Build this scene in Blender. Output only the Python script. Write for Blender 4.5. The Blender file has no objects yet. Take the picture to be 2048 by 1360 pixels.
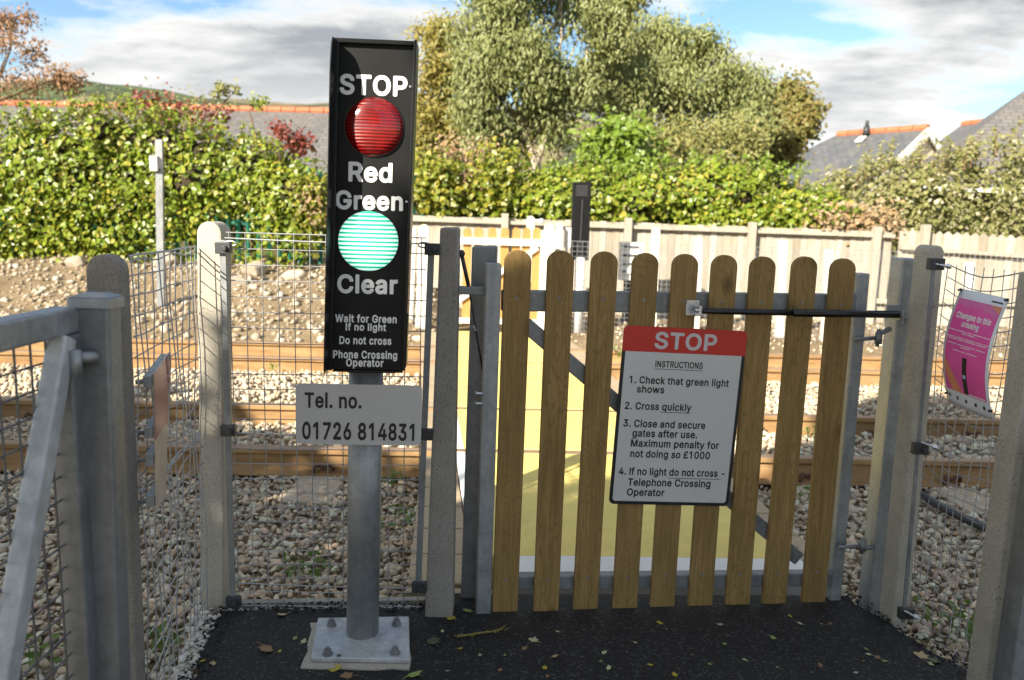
import bpy, bmesh, math, random, json
import numpy as np
from mathutils import Vector, Matrix
rnd = random.Random(7)
rng = np.random.default_rng(11)
S = bpy.context.scene
COL = S.collection

# ---------------------------------------------------------------- camera
CAM_H = 1.34; PITCH = math.radians(9.0); ROLL = math.radians(1.7); FPX = 1570.0
cp, sp, cr, sr = math.cos(PITCH), math.sin(PITCH), math.cos(ROLL), math.sin(ROLL)
FW = Vector((0, cp, -sp)); _r0 = Vector((1, 0, 0)); _u0 = Vector((0, sp, cp))
RT = _r0 * cr + _u0 * sr; UP = _u0 * cr - _r0 * sr
EYE = Vector((0, 0, CAM_H))
cam = bpy.data.cameras.new('camera'); camo = bpy.data.objects.new('camera', cam); COL.objects.link(camo)
camo.matrix_world = Matrix(((RT.x, UP.x, -FW.x, EYE.x), (RT.y, UP.y, -FW.y, EYE.y), (RT.z, UP.z, -FW.z, EYE.z), (0, 0, 0, 1)))
cam.sensor_width = 36; cam.lens = FPX / 2048 * 36; cam.clip_start = 0.05; cam.clip_end = 3000
cam.dof.use_dof = True; cam.dof.focus_distance = 2.55; cam.dof.aperture_fstop = 3.0; cam.dof.aperture_blades = 7
S.camera = camo

# ---------------------------------------------------------------- light
SUN_AZ = math.radians(38); SUN_EL = math.radians(29.5)
S.world = bpy.data.worlds.new('World'); S.world.use_nodes = True
wt = S.world.node_tree; wt.nodes.clear()
def wn(t, **k):
    n = wt.nodes.new(t)
    for a, b in k.items(): setattr(n, a, b)
    return n
wout = wn('ShaderNodeOutputWorld'); wbg = wn('ShaderNodeBackground'); wbg.inputs['Strength'].default_value = 0.087
sky = wn('ShaderNodeTexSky', sky_type='NISHITA', sun_disc=False, sun_elevation=SUN_EL, sun_rotation=math.radians(180 + 38))
sky.air_density = 1.0; sky.dust_density = 0.25; sky.ozone_density = 1.4
tc = wn('ShaderNodeTexCoord'); sep = wn('ShaderNodeSeparateXYZ')
wt.links.new(tc.outputs['Generated'], sep.inputs[0])
def wm(op, a, b=None):
    n = wn('ShaderNodeMath', operation=op)
    for i, v in enumerate((a, b)):
        if v is None: continue
        if isinstance(v, (int, float)): n.inputs[i].default_value = v
        else: wt.links.new(v, n.inputs[i])
    return n.outputs[0]
zz = wm('ADD', wm('MAXIMUM', sep.outputs[2], 0.0), 0.16)
cx = wm('DIVIDE', sep.outputs[0], zz); cy = wm('DIVIDE', sep.outputs[1], zz)
cmb = wn('ShaderNodeCombineXYZ'); wt.links.new(cx, cmb.inputs[0]); wt.links.new(cy, cmb.inputs[1])
mp = wn('ShaderNodeMapping'); wt.links.new(cmb.outputs[0], mp.inputs[0])
mp.inputs['Location'].default_value = (-0.3000538647174835, 2.6574008464813232, 1.9173390865325928); mp.inputs['Scale'].default_value = (0.5, 0.72, 1)
def noise(sc, det, rough, off):
    n = wn('ShaderNodeTexNoise'); n.inputs['Scale'].default_value = sc; n.inputs['Detail'].default_value = det
    n.inputs['Roughness'].default_value = rough
    a = wn('ShaderNodeVectorMath', operation='ADD'); a.inputs[1].default_value = off
    wt.links.new(mp.outputs[0], a.inputs[0]); wt.links.new(a.outputs[0], n.inputs['Vector']); return n.outputs['Fac']
def ramp(fac, stops):
    r = wn('ShaderNodeValToRGB'); e = r.color_ramp.elements
    while len(e) < len(stops): e.new(0.5)
    for q, (p, c) in zip(e, stops): q.position = p; q.color = (*c, 1)
    wt.links.new(fac, r.inputs[0]); return r.outputs[0]
n1 = noise(1.15, 10, 0.60, (0, 0, 0))
mask = ramp(n1, [(0.462, (0, 0, 0)), (0.535, (1, 1, 1))])
n2 = noise(2.1, 7, 0.58, (0.0, 0.16, 0.0))
thick = ramp(n1, [(0.48, (0, 0, 0)), (0.60, (1, 1, 1))])
shade = ramp(n2, [(0.33, (0, 0, 0)), (0.54, (1, 1, 1))])
dark = wn('ShaderNodeMix', data_type='RGBA', blend_type='MULTIPLY'); dark.inputs[0].default_value = 1
wt.links.new(thick, dark.inputs[6]); wt.links.new(shade, dark.inputs[7])
hz_ = ramp(sep.outputs[2], [(0.05, (0.15, 0.15, 0.15)), (0.19, (1, 1, 1))]); dark2 = wn('ShaderNodeMix', data_type='RGBA', blend_type='MULTIPLY'); dark2.inputs[0].default_value = 1
wt.links.new(dark.outputs[2], dark2.inputs[6]); wt.links.new(hz_, dark2.inputs[7])
ccol = wn('ShaderNodeMix', data_type='RGBA'); wt.links.new(dark2.outputs[2], ccol.inputs[0])
ccol.inputs[6].default_value = (5.3, 5.25, 5.1, 1); ccol.inputs[7].default_value = (1.9, 2.06, 2.2, 1)
fin = wn('ShaderNodeMix', data_type='RGBA'); wt.links.new(mask, fin.inputs[0])
tint = wn('ShaderNodeMix', data_type='RGBA', blend_type='MULTIPLY'); tint.inputs[0].default_value = 1; tint.inputs[7].default_value = (0.70, 0.80, 0.86, 1); wt.links.new(sky.outputs[0], tint.inputs[6]); wt.links.new(tint.outputs[2], fin.inputs[6]); wt.links.new(ccol.outputs[2], fin.inputs[7])
wt.links.new(fin.outputs[2], wbg.inputs[0]); wt.links.new(wbg.outputs[0], wout.inputs[0])

sl = bpy.data.lights.new('sun', 'SUN'); sl.energy = 5.0; sl.angle = math.radians(0.53); sl.color = (1.0, 0.91, 0.76)
so = bpy.data.objects.new('sun', sl); COL.objects.link(so)
sd = Vector((math.sin(SUN_AZ) * math.cos(SUN_EL), math.cos(SUN_AZ) * math.cos(SUN_EL), -math.sin(SUN_EL)))
so.rotation_euler = sd.to_track_quat('-Z', 'Y').to_euler()
vs = S.view_settings; vs.view_transform = 'Standard'; vs.look = 'None'; vs.gamma = 1; vs.exposure = 1.4

# ---------------------------------------------------------------- helpers
def ray(px, py): return FW + RT * ((px - 1024) / FPX) + UP * ((680 - py) / FPX)
def gp(px, py, z=0.0):
    d = ray(px, py); return EYE + d * ((z - CAM_H) / d.z)
def dp(px, py, Y):
    d = ray(px, py); return EYE + d * (Y / d.y)
def xp(px, py, X):
    d = ray(px, py); return EYE + d * (X / d.x)

class Plane:
    def __init__(s, o, ex, ez=(0, 0, 1)):
        s.o = Vector(o); s.ex = Vector(ex).normalized(); s.ez = Vector(ez).normalized()
        s.n = s.ex.cross(s.ez).normalized()
    def hit(s, px, py):
        d = ray(px, py); q = EYE + d * ((s.o - EYE).dot(s.n) / d.dot(s.n)) - s.o
        return q.dot(s.ex), q.dot(s.ez)
    def pt(s, a, b, n=0.0): return s.o + s.ex * a + s.ez * b + s.n * n
    def off(s, n): return Plane(s.o + s.n * n, s.ex, s.ez)

class MB:
    def __init__(s): s.v = []; s.f = []; s.m = []
    def add(s, vs, fs, mi=0):
        b = len(s.v); s.v += [tuple(v) for v in vs]; s.f += [tuple(i + b for i in f) for f in fs]; s.m += [mi] * len(fs); return s
    def box(s, c, ax, ay, az, mi=0):
        c, ax, ay, az = Vector(c), Vector(ax), Vector(ay), Vector(az)
        vs = [c + ax * i + ay * j + az * k for i in (-1, 1) for j in (-1, 1) for k in (-1, 1)]
        return s.add(vs, [(0, 1, 3, 2), (4, 6, 7, 5), (0, 4, 5, 1), (2, 3, 7, 6), (0, 2, 6, 4), (1, 5, 7, 3)], mi)
    def abox(s, x0, x1, y0, y1, z0, z1, mi=0):
        return s.box(((x0 + x1) / 2, (y0 + y1) / 2, (z0 + z1) / 2), ((x1 - x0) / 2, 0, 0), (0, (y1 - y0) / 2, 0), (0, 0, (z1 - z0) / 2), mi)
    def bar(s, a, b, w, h, upv=(0, 0, 1), mi=0):
        a, b = Vector(a), Vector(b); d = (b - a); u = Vector(upv); sd_ = d.cross(u).normalized(); u = sd_.cross(d).normalized()
        return s.box((a + b) / 2, d / 2, sd_ * w / 2, u * h / 2, mi)
    def loft(s, A, B, mi=0):
        n = len(A); s.add(list(A) + list(B), [tuple(range(n))[::-1], tuple(range(n, 2 * n))] + [(i, (i + 1) % n, (i + 1) % n + n, i + n) for i in range(n)], mi); return s
    def prism(s, pl, poly, n0, n1, mi=0): return s.loft([pl.pt(a, b, n0) for a, b in poly], [pl.pt(a, b, n1) for a, b in poly], mi)
    def tube(s, pts, r, k=8, mi=0, cap=True):
        pts = [Vector(p) for p in pts]; rs = r if isinstance(r, (list, tuple)) else [r] * len(pts); vs, fs = [], []
        for i, p in enumerate(pts):
            d = (pts[min(i + 1, len(pts) - 1)] - pts[max(i - 1, 0)]).normalized()
            a = d.cross(Vector((0, 0, 1)) if abs(d.z) < 0.9 else Vector((1, 0, 0))).normalized(); b = d.cross(a)
            vs += [p + (a * math.cos(2 * math.pi * j / k) + b * math.sin(2 * math.pi * j / k)) * rs[i] for j in range(k)]
        for i in range(len(pts) - 1):
            fs += [(i * k + j, i * k + (j + 1) % k, (i + 1) * k + (j + 1) % k, (i + 1) * k + j) for j in range(k)]
        if cap: fs += [tuple(range(k))[::-1], tuple(range((len(pts) - 1) * k, len(pts) * k))]
        return s.add(vs, fs, mi)
    def ball(s, c, r, k=10, mi=0):
        c = Vector(c); vs = [c + Vector((0, 0, r))]; m = max(4, k // 2)
        for i in range(1, m):
            t = math.pi * i / m
            vs += [c + Vector((math.sin(t) * math.cos(2 * math.pi * j / k), math.sin(t) * math.sin(2 * math.pi * j / k), math.cos(t))) * r for j in range(k)]
        vs.append(c - Vector((0, 0, r))); n = len(vs); fs = [(0, 1 + j, 1 + (j + 1) % k) for j in range(k)]
        for i in range(m - 2): fs += [(1 + i * k + j, 1 + (i + 1) * k + j, 1 + (i + 1) * k + (j + 1) % k, 1 + i * k + (j + 1) % k) for j in range(k)]
        fs += [(n - 1, 1 + (m - 2) * k + (j + 1) % k, 1 + (m - 2) * k + j) for j in range(k)]
        return s.add(vs, fs, mi)

def thing(name, label, cat, loc=(0, 0, 0), group=None):
    o = bpy.data.objects.new(name, None); COL.objects.link(o); o.location = loc; o.empty_display_size = 0.1
    return tag(o, label, cat, group)
def tag(o, label, cat, group=None):
    o['label'] = label; o['category'] = cat
    if group: o['group'] = group
    return o
def base_of(o):
    v = Vector((0, 0, 0))
    while o: v = v + o.location; o = o.parent
    return v
def link(name, me, mats, parent=None, bevel=0, smooth=False, loc=None):
    """vertices arrive in world metres; the object is placed so that its origin sits at parent's base or at loc"""
    o = bpy.data.objects.new(name, me); COL.objects.link(o)
    for m in (mats if isinstance(mats, (list, tuple)) else [mats]): me.materials.append(m)
    org = base_of(parent) if parent else Vector(loc or (0, 0, 0))
    if org.length > 0: me.transform(Matrix.Translation(-org))
    if parent: o.parent = parent
    else: o.location = org
    if smooth: me.polygons.foreach_set('use_smooth', [True] * len(me.polygons))
    if bevel:
        b = o.modifiers.new('bevel', 'BEVEL'); b.width = bevel; b.segments = 2; b.limit_method = 'ANGLE'; b.angle_limit = 0.6
    return o
def obj(name, mb, mats, parent=None, bevel=0, smooth=False, loc=None):
    me = bpy.data.meshes.new(name); me.from_pydata(mb.v, [], mb.f)
    if any(mb.m): me.polygons.foreach_set('material_index', mb.m)
    bm = bmesh.new(); bm.from_mesh(me); bmesh.ops.recalc_face_normals(bm, faces=bm.faces); bm.to_mesh(me); bm.free()
    return link(name, me, mats, parent, bevel, smooth, loc)
def kind(o, k): o['kind'] = k; return o
def npmesh(name, V, Fa, k):
    """V (n,3); Fa (m,k) equal sized faces"""
    me = bpy.data.meshes.new(name); me.vertices.add(len(V)); me.vertices.foreach_set('co', np.ascontiguousarray(V, np.float32).ravel())
    me.loops.add(Fa.size); me.loops.foreach_set('vertex_index', np.ascontiguousarray(Fa, np.int32).ravel())
    me.polygons.add(len(Fa)); me.polygons.foreach_set('loop_start', np.arange(0, Fa.size, k, dtype=np.int32))
    me.polygons.foreach_set('loop_total', np.full(len(Fa), k, np.int32)); me.update(calc_edges=True); return me

# ---------------------------------------------------------------- materials
class NT:
    def __init__(s, name):
        s.m = bpy.data.materials.new(name); s.m.use_nodes = True; s.t = s.m.node_tree; s.b = s.t.nodes['Principled BSDF']; s.tc = None
    def n(s, t, ins=None, **k):
        n = s.t.nodes.new(t)
        for a, b in k.items(): setattr(n, a, b)
        for a, b in (ins or {}).items(): s.set(n.inputs[a], b)
        return n
    def set(s, i, v):
        if hasattr(v, 'is_output'): s.t.links.new(v, i)
        elif isinstance(v, tuple) and len(v) == 3 and i.type == 'RGBA': i.default_value = (*v, 1)
        else: i.default_value = v
    def co(s, scale=(1, 1, 1), which='Object'):
        if not s.tc: s.tc = s.n('ShaderNodeTexCoord')
        mp_ = s.n('ShaderNodeMapping', {'Vector': s.tc.outputs[which], 'Scale': scale}); return mp_.outputs[0]
    def noise(s, sc, det=4, rough=0.55, vec=None, dist=0.0):
        return s.n('ShaderNodeTexNoise', {'Vector': vec or s.co(), 'Scale': sc, 'Detail': det, 'Roughness': rough, 'Distortion': dist}).outputs['Fac']
    def ramp(s, fac, stops, interp='LINEAR'):
        r = s.n('ShaderNodeValToRGB', {0: fac}); r.color_ramp.interpolation = interp; e = r.color_ramp.elements
        while len(e) < len(stops): e.new(0.5)
        for q, (p, c) in zip(e, stops): q.position = p; q.color = (*c, 1) if isinstance(c, tuple) else (c, c, c, 1)
        return r.outputs[0]
    def mix(s, f, a, b, mode='MIX'):
        n = s.n('ShaderNodeMix', data_type='RGBA', blend_type=mode); s.set(n.inputs[0], f); s.set(n.inputs[6], a); s.set(n.inputs[7], b); return n.outputs[2]
    def bump(s, h, st=0.3, d=0.01):
        s.set(s.b.inputs['Normal'], s.n('ShaderNodeBump', {'Height': h, 'Strength': st, 'Distance': d}).outputs[0])
    def fin(s, col=None, rough=0.6, metal=0.0, spec=0.5):
        if col is not None: s.set(s.b.inputs['Base Color'], col)
        s.set(s.b.inputs['Roughness'], rough); s.set(s.b.inputs['Metallic'], metal); s.set(s.b.inputs['Specular IOR Level'], spec); return s.m
    def island(s): return s.n('ShaderNodeNewGeometry').outputs['Random Per Island']
    def orand(s): return s.n('ShaderNodeObjectInfo').outputs['Random']

def m_galv(name, base=0.36, metal=0.55):
    t = NT(name); a = t.noise(9, 5, 0.6); v = t.n('ShaderNodeTexVoronoi', {'Vector': t.co(), 'Scale': 60.0}).outputs['Color']; v = t.n('ShaderNodeSeparateColor', {0: v}).outputs[0]; v = t.ramp(v, [(0, .3), (1, .75)])
    c = t.ramp(a, [(0.3, (base * .72, base * .77, base * .8)), (0.7, (base * 1.12, base * 1.15, base * 1.16))])
    c = t.mix(0.2, c, v, 'OVERLAY'); st = t.noise(3, 3, 0.6, t.co((8, 8, 0.6)))
    c = t.mix(t.ramp(st, [(0.48, 0.0), (0.72, 0.5)]), c, (base * .5, base * .52, base * .53))
    t.bump(t.noise(60, 2), 0.08, 0.002); return t.fin(c, t.ramp(a, [(0.3, 0.42), (0.7, 0.6)]), metal)
def m_concrete(name, c0, c1, pit=0.55):
    t = NT(name); a = t.noise(7, 8, 0.65); b = t.noise(140, 2, 0.5); c = t.ramp(a, [(0.3, c0), (0.7, c1)])
    c = t.mix(t.ramp(b, [(0.35, 0.35), (0.5, 0.0)]), c, tuple(x * .45 for x in c0))
    v = t.n('ShaderNodeTexVoronoi', {'Vector': t.co(), 'Scale': 75.0}).outputs['Distance']
    w = t.noise(30, 1, 0.5); pits = t.mix(1.0, t.ramp(v, [(0.10, 1.0), (0.2, 0.0)]), t.ramp(w, [(pit, 0.0), (pit + .05, 1.0)]), 'MULTIPLY')
    c = t.mix(pits, c, (0.06, 0.055, 0.05)); t.bump(t.mix(0.5, b, a), 0.35, 0.004); return t.fin(c, 0.88, 0, 0.25)
def m_plain(name, c, rough=0.5, metal=0.0, var=0.08, sc=12, spec=0.5, bumpy=0.03):
    t = NT(name); a = t.noise(sc, 5, 0.6); k0, k1 = 1 - var, 1 + var
    cc = t.ramp(a, [(0.3, tuple(x * k0 for x in c)), (0.7, tuple(min(1, x * k1) for x in c))])
    if bumpy: t.bump(t.noise(sc * 8, 3), bumpy, 0.002)
    return t.fin(cc, rough, metal, spec)
def m_wood(name, c0, c1, dark, sc=1.0):
    t = NT(name); r = t.orand(); isl = t.island()
    off = t.n('ShaderNodeCombineXYZ', {0: t.n('ShaderNodeMath', {0: r, 1: 37.0}, operation='MULTIPLY').outputs[0], 2: t.n('ShaderNodeMath', {0: isl, 1: 91.0}, operation='MULTIPLY').outputs[0]}).outputs[0]
    def vec(scale): return t.n('ShaderNodeVectorMath', {0: t.co(scale), 1: off}, operation='ADD').outputs[0]
    g = t.noise(6 * sc, 4, 0.6, vec((9, 9, 0.7)), 0.6)
    ringv = t.noise(2.2 * sc, 2, 0.5, vec((5, 5, 1.1)), 0.3)
    ring = t.n('ShaderNodeMath', {0: t.n('ShaderNodeMath', {0: ringv, 1: 22.0}, operation='MULTIPLY').outputs[0]}, operation='FRACT').outputs[0]
    c = t.ramp(g, [(0.28, c0), (0.72, c1)])
    c = t.mix(t.ramp(ring, [(0.0, 0.45), (0.18, 0.05), (0.8, 0.0), (1.0, 0.45)]), c, dark)
    kn = t.n('ShaderNodeTexVoronoi', {'Vector': vec((7, 7, 3.6)), 'Scale': 1.0 * sc}).outputs['Distance']
    c = t.mix(t.ramp(kn, [(0.05, 0.75), (0.17, 0.0)]), c, tuple(x * .55 for x in dark))
    big = t.noise(2.0, 3, 0.6, vec((2, 2, 0.8))); c = t.mix(t.ramp(big, [(0.45, 0.0), (0.75, 0.5)]), c, tuple(x * .62 for x in c0))
    c = t.mix(t.ramp(t.orand(), [(0, 0.0), (1, 0.32)]), c, tuple(x * .7 for x in c1))
    fine = t.noise(14 * sc, 3, 0.7, vec((16, 16, 0.35))); c = t.mix(t.ramp(fine, [(0.42, 0.45), (0.6, 0.0)]), c, tuple(x * .62 for x in c0)); t.bump(t.mix(0.5, g, fine), 0.35, 0.003); return t.fin(c, 0.72, 0, 0.3)
def m_leaf(name, cols, trans=0.3, rough=0.5, big=1.2):
    t = NT(name); f = t.island(); st = [(i / max(1, len(cols) - 1), c) for i, c in enumerate(cols)]
    c = t.ramp(f, st); nz = t.noise(big, 3, 0.6); c = t.mix(t.ramp(nz, [(0.35, 0.0), (0.7, 0.45)]), c, cols[len(cols) // 2])
    t.fin(c, rough, 0, 0.45); tr = t.n('ShaderNodeBsdfTranslucent', {'Color': t.mix(0.35, c, (0.30, 0.33, 0.03))})
    mx = t.n('ShaderNodeMixShader', {0: trans, 1: t.b.outputs[0], 2: tr.outputs[0]})
    t.t.links.new(mx.outputs[0], t.t.nodes['Material Output'].inputs[0]); return t.m

M = {}
M['galv'] = m_galv('galvanised steel', 0.36); M['galv_dark'] = m_galv('dull galvanised steel', 0.25, 0.45); M['galv_lit'] = m_galv('sky-lit galvanised steel', 0.5, 0.3)  # galv_lit: paler copy of the steel, with the brace's sky reflection put into its colour
M['zinc'] = m_plain('bright zinc', (0.55, 0.56, 0.57), 0.32, 0.85); M['wire'] = m_plain('galvanised wire', (0.36, 0.37, 0.38), 0.5, 0.4, 0.1, 20, bumpy=0)
M['conc_warm'] = m_concrete('warm concrete', (0.36, 0.33, 0.27), (0.48, 0.44, 0.36)); M['conc_grey'] = m_concrete('speckled grey concrete', (0.25, 0.23, 0.20), (0.35, 0.32, 0.28), 0.45)
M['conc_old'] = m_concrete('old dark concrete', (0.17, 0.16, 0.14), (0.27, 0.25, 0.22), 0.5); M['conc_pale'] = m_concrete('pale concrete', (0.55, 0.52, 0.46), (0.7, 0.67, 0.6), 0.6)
M['wood'] = m_wood('treated pine', (0.245, 0.152, 0.048), (0.425, 0.272, 0.100), (0.115, 0.065, 0.02))
M['wood_new'] = m_wood('new orange pine', (0.42, 0.215, 0.065), (0.52, 0.29, 0.095), (0.36, 0.18, 0.05)); M['sleeper'] = m_concrete('dusty concrete sleeper', (0.36, 0.30, 0.22), (0.48, 0.41, 0.31)); M['kerb'] = m_concrete('dirty kerb concrete', (0.24, 0.22, 0.19), (0.42, 0.39, 0.34)); M['plank'] = m_wood('pale timber', (0.40, 0.31, 0.20), (0.52, 0.42, 0.29), (0.25, 0.17, 0.10))
M['black'] = m_plain('black painted steel', (0.006, 0.006, 0.0065), 0.32, 0, 0.3, 5, 0.35); M['face'] = m_plain('matt black face', (0.0055, 0.006, 0.0062), 0.5, 0, 0.6, 6, 0.25)
M['rubber'] = m_plain('black gas strut', (0.006, 0.006, 0.006), 0.25, 0, 0.1); M['dark'] = m_plain('dark steel', (0.05, 0.052, 0.055), 0.5, 0.3)
M['white_print'] = m_plain('white lettering', (0.80, 0.80, 0.78), 0.45, 0, 0.02); M['sign'] = m_plain('grey white sign plate', (0.55, 0.54, 0.52), 0.4, 0, 0.04, 4); M['tel'] = m_plain('pale grey sign plate', (0.48, 0.475, 0.46), 0.38, 0, 0.04, 4)
M['ink'] = m_plain('black print', (0.012, 0.012, 0.013), 0.45, 0, 0.1, bumpy=0); M['red_print'] = m_plain('red print', (0.50, 0.022, 0.012), 0.42, 0, 0.05, 5); M['back_white'] = m_plain('white gloss', (0.75, 0.75, 0.72), 0.4, 0, 0.04)
M['stop_grey'] = m_plain('dull white print', (0.55, 0.50, 0.50), 0.42, 0, 0.03, bumpy=0)
M['magenta'] = m_plain('magenta print', (0.78, 0.09, 0.36), 0.4, 0, 0.12, 6, bumpy=0); M['pink'] = m_plain('pale pink print', (0.66, 0.15, 0.36), 0.4, 0, 0.1, bumpy=0); M['orange_print'] = m_plain('orange print', (0.72, 0.26, 0.12), 0.4, 0, 0.1, bumpy=0); M['paper'] = m_plain('laminated white paper', (0.74, 0.76, 0.80), 0.3, 0, 0.03)
M['cyan'] = m_plain('pale blue print', (0.35, 0.55, 0.7), 0.4, 0, 0.05, bumpy=0)
def m_tarmac():
    t = NT('tarmac'); v = t.n('ShaderNodeTexVoronoi', {'Vector': t.co(), 'Scale': 150.0}); n = t.noise(5, 6, 0.6); g = t.noise(300, 2, 0.6)
    c = t.ramp(n, [(0.3, (0.0075, 0.0075, 0.0085)), (0.7, (0.016, 0.016, 0.017))])
    sp_ = t.n('ShaderNodeSeparateColor', {0: v.outputs['Color']}).outputs[0]
    c = t.mix(t.ramp(sp_, [(0.84, 0.0), (0.99, 0.9)]), c, (0.075, 0.073, 0.07)); mo = t.noise(1.6, 5, 0.7); c = t.mix(t.ramp(mo, [(0.5, 0.0), (0.75, 0.4)]), c, (0.026, 0.025, 0.022)); t.bump(t.mix(0.5, v.outputs['Distance'], g), 0.7, 0.006); return t.fin(c, 0.72, 0, 0.35)
M['tarmac'] = m_tarmac()
def m_stone(name, cols):
    t = NT(name); f = t.island(); c = t.ramp(f, [(i / (len(cols) - 1), q) for i, q in enumerate(cols)])
    n = t.noise(45, 4, 0.6); c = t.mix(t.ramp(n, [(0.35, 0.0), (0.7, 0.4)]), c, (0.20, 0.15, 0.11)); t.bump(n, 0.2, 0.004); return t.fin(c, 0.85, 0, 0.25)
STC = [(0.652, 0.525, 0.362), (0.429, 0.356, 0.264), (0.681, 0.62, 0.443), (0.553, 0.385, 0.248), (0.367, 0.32, 0.259), (0.681, 0.667, 0.475), (0.529, 0.42, 0.279), (0.652, 0.466, 0.33), (0.293, 0.256, 0.207), (0.603, 0.501, 0.372), (0.681, 0.681, 0.557), (0.478, 0.35, 0.227)]
M['ballast'] = m_stone('ballast stone', STC); M['rock'] = m_stone('bank boulder', [(.34, .28, .21), (.42, .36, .28)]); M['rubble'] = m_stone('pale rubble', [(0.40, 0.33, 0.24), (0.28, 0.21, 0.13), (0.50, 0.44, 0.35), (0.32, 0.25, 0.16), (0.58, 0.53, 0.45), (0.30, 0.23, 0.15)])
def m_soil(name, c0, c1, c2):
    t = NT(name); n = t.noise(2.2, 8, 0.65); n2 = t.noise(26, 6, 0.7); c = t.ramp(n, [(0.3, c0), (0.55, c1), (0.75, c2)])
    c = t.mix(t.ramp(n2, [(0.35, 0.5), (0.6, 0.0)]), c, tuple(x * .5 for x in c0)); t.bump(n2, 0.6, 0.03); return t.fin(c, 0.95, 0, 0.15)
M['soil'] = m_soil('stony soil', (0.17, 0.125, 0.07), (0.26, 0.195, 0.12), (0.32, 0.26, 0.18)); M['verge'] = m_soil('grassy verge', (0.08, 0.09, 0.03), (0.16, 0.14, 0.07), (0.27, 0.22, 0.14))
def m_rail():
    t = NT('rusty rail'); n = t.noise(5, 6, 0.6, t.co((0.6, 4, 4))); c = t.ramp(n, [(0.3, (0.20, 0.115, 0.052)), (0.5, (0.30, 0.18, 0.08)), (0.72, (0.38, 0.25, 0.12))])
    t.bump(t.noise(50, 3), 0.15, 0.003); return t.fin(c, 0.78, 0, 0.25)
M['rust'] = m_rail(); M['rail_top'] = m_plain('worn rail head', (0.30, 0.20, 0.13), 0.5, 0.3, 0.15, 4); M['clip'] = m_plain('rusted clip', (0.09, 0.04, 0.022), 0.8, 0, 0.25)
def m_paint(name, c, wear, amt):
    t = NT(name); n = t.noise(6, 7, 0.65); n2 = t.noise(55, 3, 0.6); cc = t.ramp(n, [(0.3, tuple(x * .86 for x in c)), (0.7, c)])
    cc = t.mix(t.ramp(n2, [(0.62, 0.0), (0.72, amt)]), cc, wear); n3 = t.noise(2.2, 6, 0.7); cc = t.mix(t.ramp(n3, [(0.5, 0.0), (0.72, amt * .9)]), cc, wear); t.bump(n2, 0.3, 0.004); return t.fin(cc, 0.62, 0, 0.3)
M['yellow'] = m_paint('yellow deck paint', (0.82, 0.66, 0.20), (0.3, 0.24, 0.08), 0.35); M['white'] = m_paint('white line paint', (0.84, 0.84, 0.82), (0.5, 0.5, 0.48), 0.3)
M['gap'] = m_plain('rubber joint', (0.05, 0.035, 0.025), 0.8); M['green_steel'] = m_plain('green painted steel', (0.012, 0.13, 0.085), 0.5, 0, 0.12)
def m_boards():
    t = NT('weathered fence boards'); f = t.island(); c = t.ramp(f, [(0, (0.27, 0.24, 0.185)), (0.35, (0.43, 0.40, 0.34)), (0.7, (0.34, 0.31, 0.25)), (1, (0.46, 0.43, 0.37))])
    n = t.noise(5, 5, 0.65, t.co((5, 5, 0.8))); c = t.mix(t.ramp(n, [(0.4, 0.0), (0.75, 0.5)]), c, (0.20, 0.14, 0.08)); t.bump(n, 0.3, 0.006); return t.fin(c, 0.85, 0, 0.2)
M['boards'] = m_boards()
def m_slate(name, c0, c1, ang=0):
    t = NT(name); b = t.n('ShaderNodeTexBrick', {'Vector': t.co((1, 1, 1), 'UV'), 'Color1': c0, 'Color2': c1, 'Mortar': tuple(x * .45 for x in c0), 'Scale': 1.0, 'Mortar Size': 0.012, 'Brick Width': 0.3, 'Row Height': 0.2, 'Bias': 0.0})
    n = t.noise(0.8, 6, 0.65); c = t.mix(t.ramp(n, [(0.4, 0.0), (0.75, 0.45)]), b.outputs[0], (0.17, 0.15, 0.12)); ns = t.noise(1.3, 5, 0.7, t.co((2.5, .25, 1), 'UV')); c = t.mix(t.ramp(ns, [(0.5, 0.0), (0.75, 0.5)]), c, tuple(x * .55 for x in c0)); lc = t.noise(9, 3, 0.5); c = t.mix(t.ramp(lc, [(0.66, 0.0), (0.72, 0.5)]), c, (0.30, 0.28, 0.18)); t.bump(b.outputs['Fac'], 0.4, 0.02); return t.fin(c, 0.62, 0, 0.4)
M['slate'] = m_slate('grey slate', (0.085, 0.092, 0.105), (0.115, 0.12, 0.132)); M['slate_brown'] = m_slate('weathered slate', (0.12, 0.115, 0.115), (0.155, 0.145, 0.14))
M['dark_wire'] = m_plain('dull fence wire', (0.13, 0.135, 0.14), 0.5, 0.4, 0.1, 20, bumpy=0); M['grit'] = m_plain('tarmac crumbs', (0.02, 0.02, 0.021), 0.9, 0, 0.3, 60); M['ridge'] = m_plain('terracotta ridge tile', (0.42, 0.125, 0.05), 0.7, 0, 0.15, 3); M['render'] = m_plain('cream render', (0.72, 0.64, 0.48), 0.85, 0, 0.05, 2); M['white_wood'] = m_plain('white bargeboard', (0.78, 0.77, 0.74), 0.5, 0, 0.04); M['pane'] = m_plain('window glass', (0.03, 0.035, 0.04), 0.08, 0, 0.1, bumpy=0)
M['bark'] = m_plain('brown bark', (0.13, 0.09, 0.055), 0.9, 0, 0.35, 9, 0.2, 0.5); M['bark_pale'] = m_plain('pale peeling bark', (0.42, 0.35, 0.26), 0.8, 0, 0.3, 5, 0.2, 0.3); M['twig'] = m_plain('dark ivy core', (0.045, 0.035, 0.02), 0.9, 0, 0.4, 9, 0.2, 0.5); M['dry_twig'] = m_plain('dry brown twigs', (0.20, 0.125, 0.075), 0.9, 0, 0.35, 9, 0.2, 0.4)  # the twig entry colours the solid ivy core, inner shade as a dark tone
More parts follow.
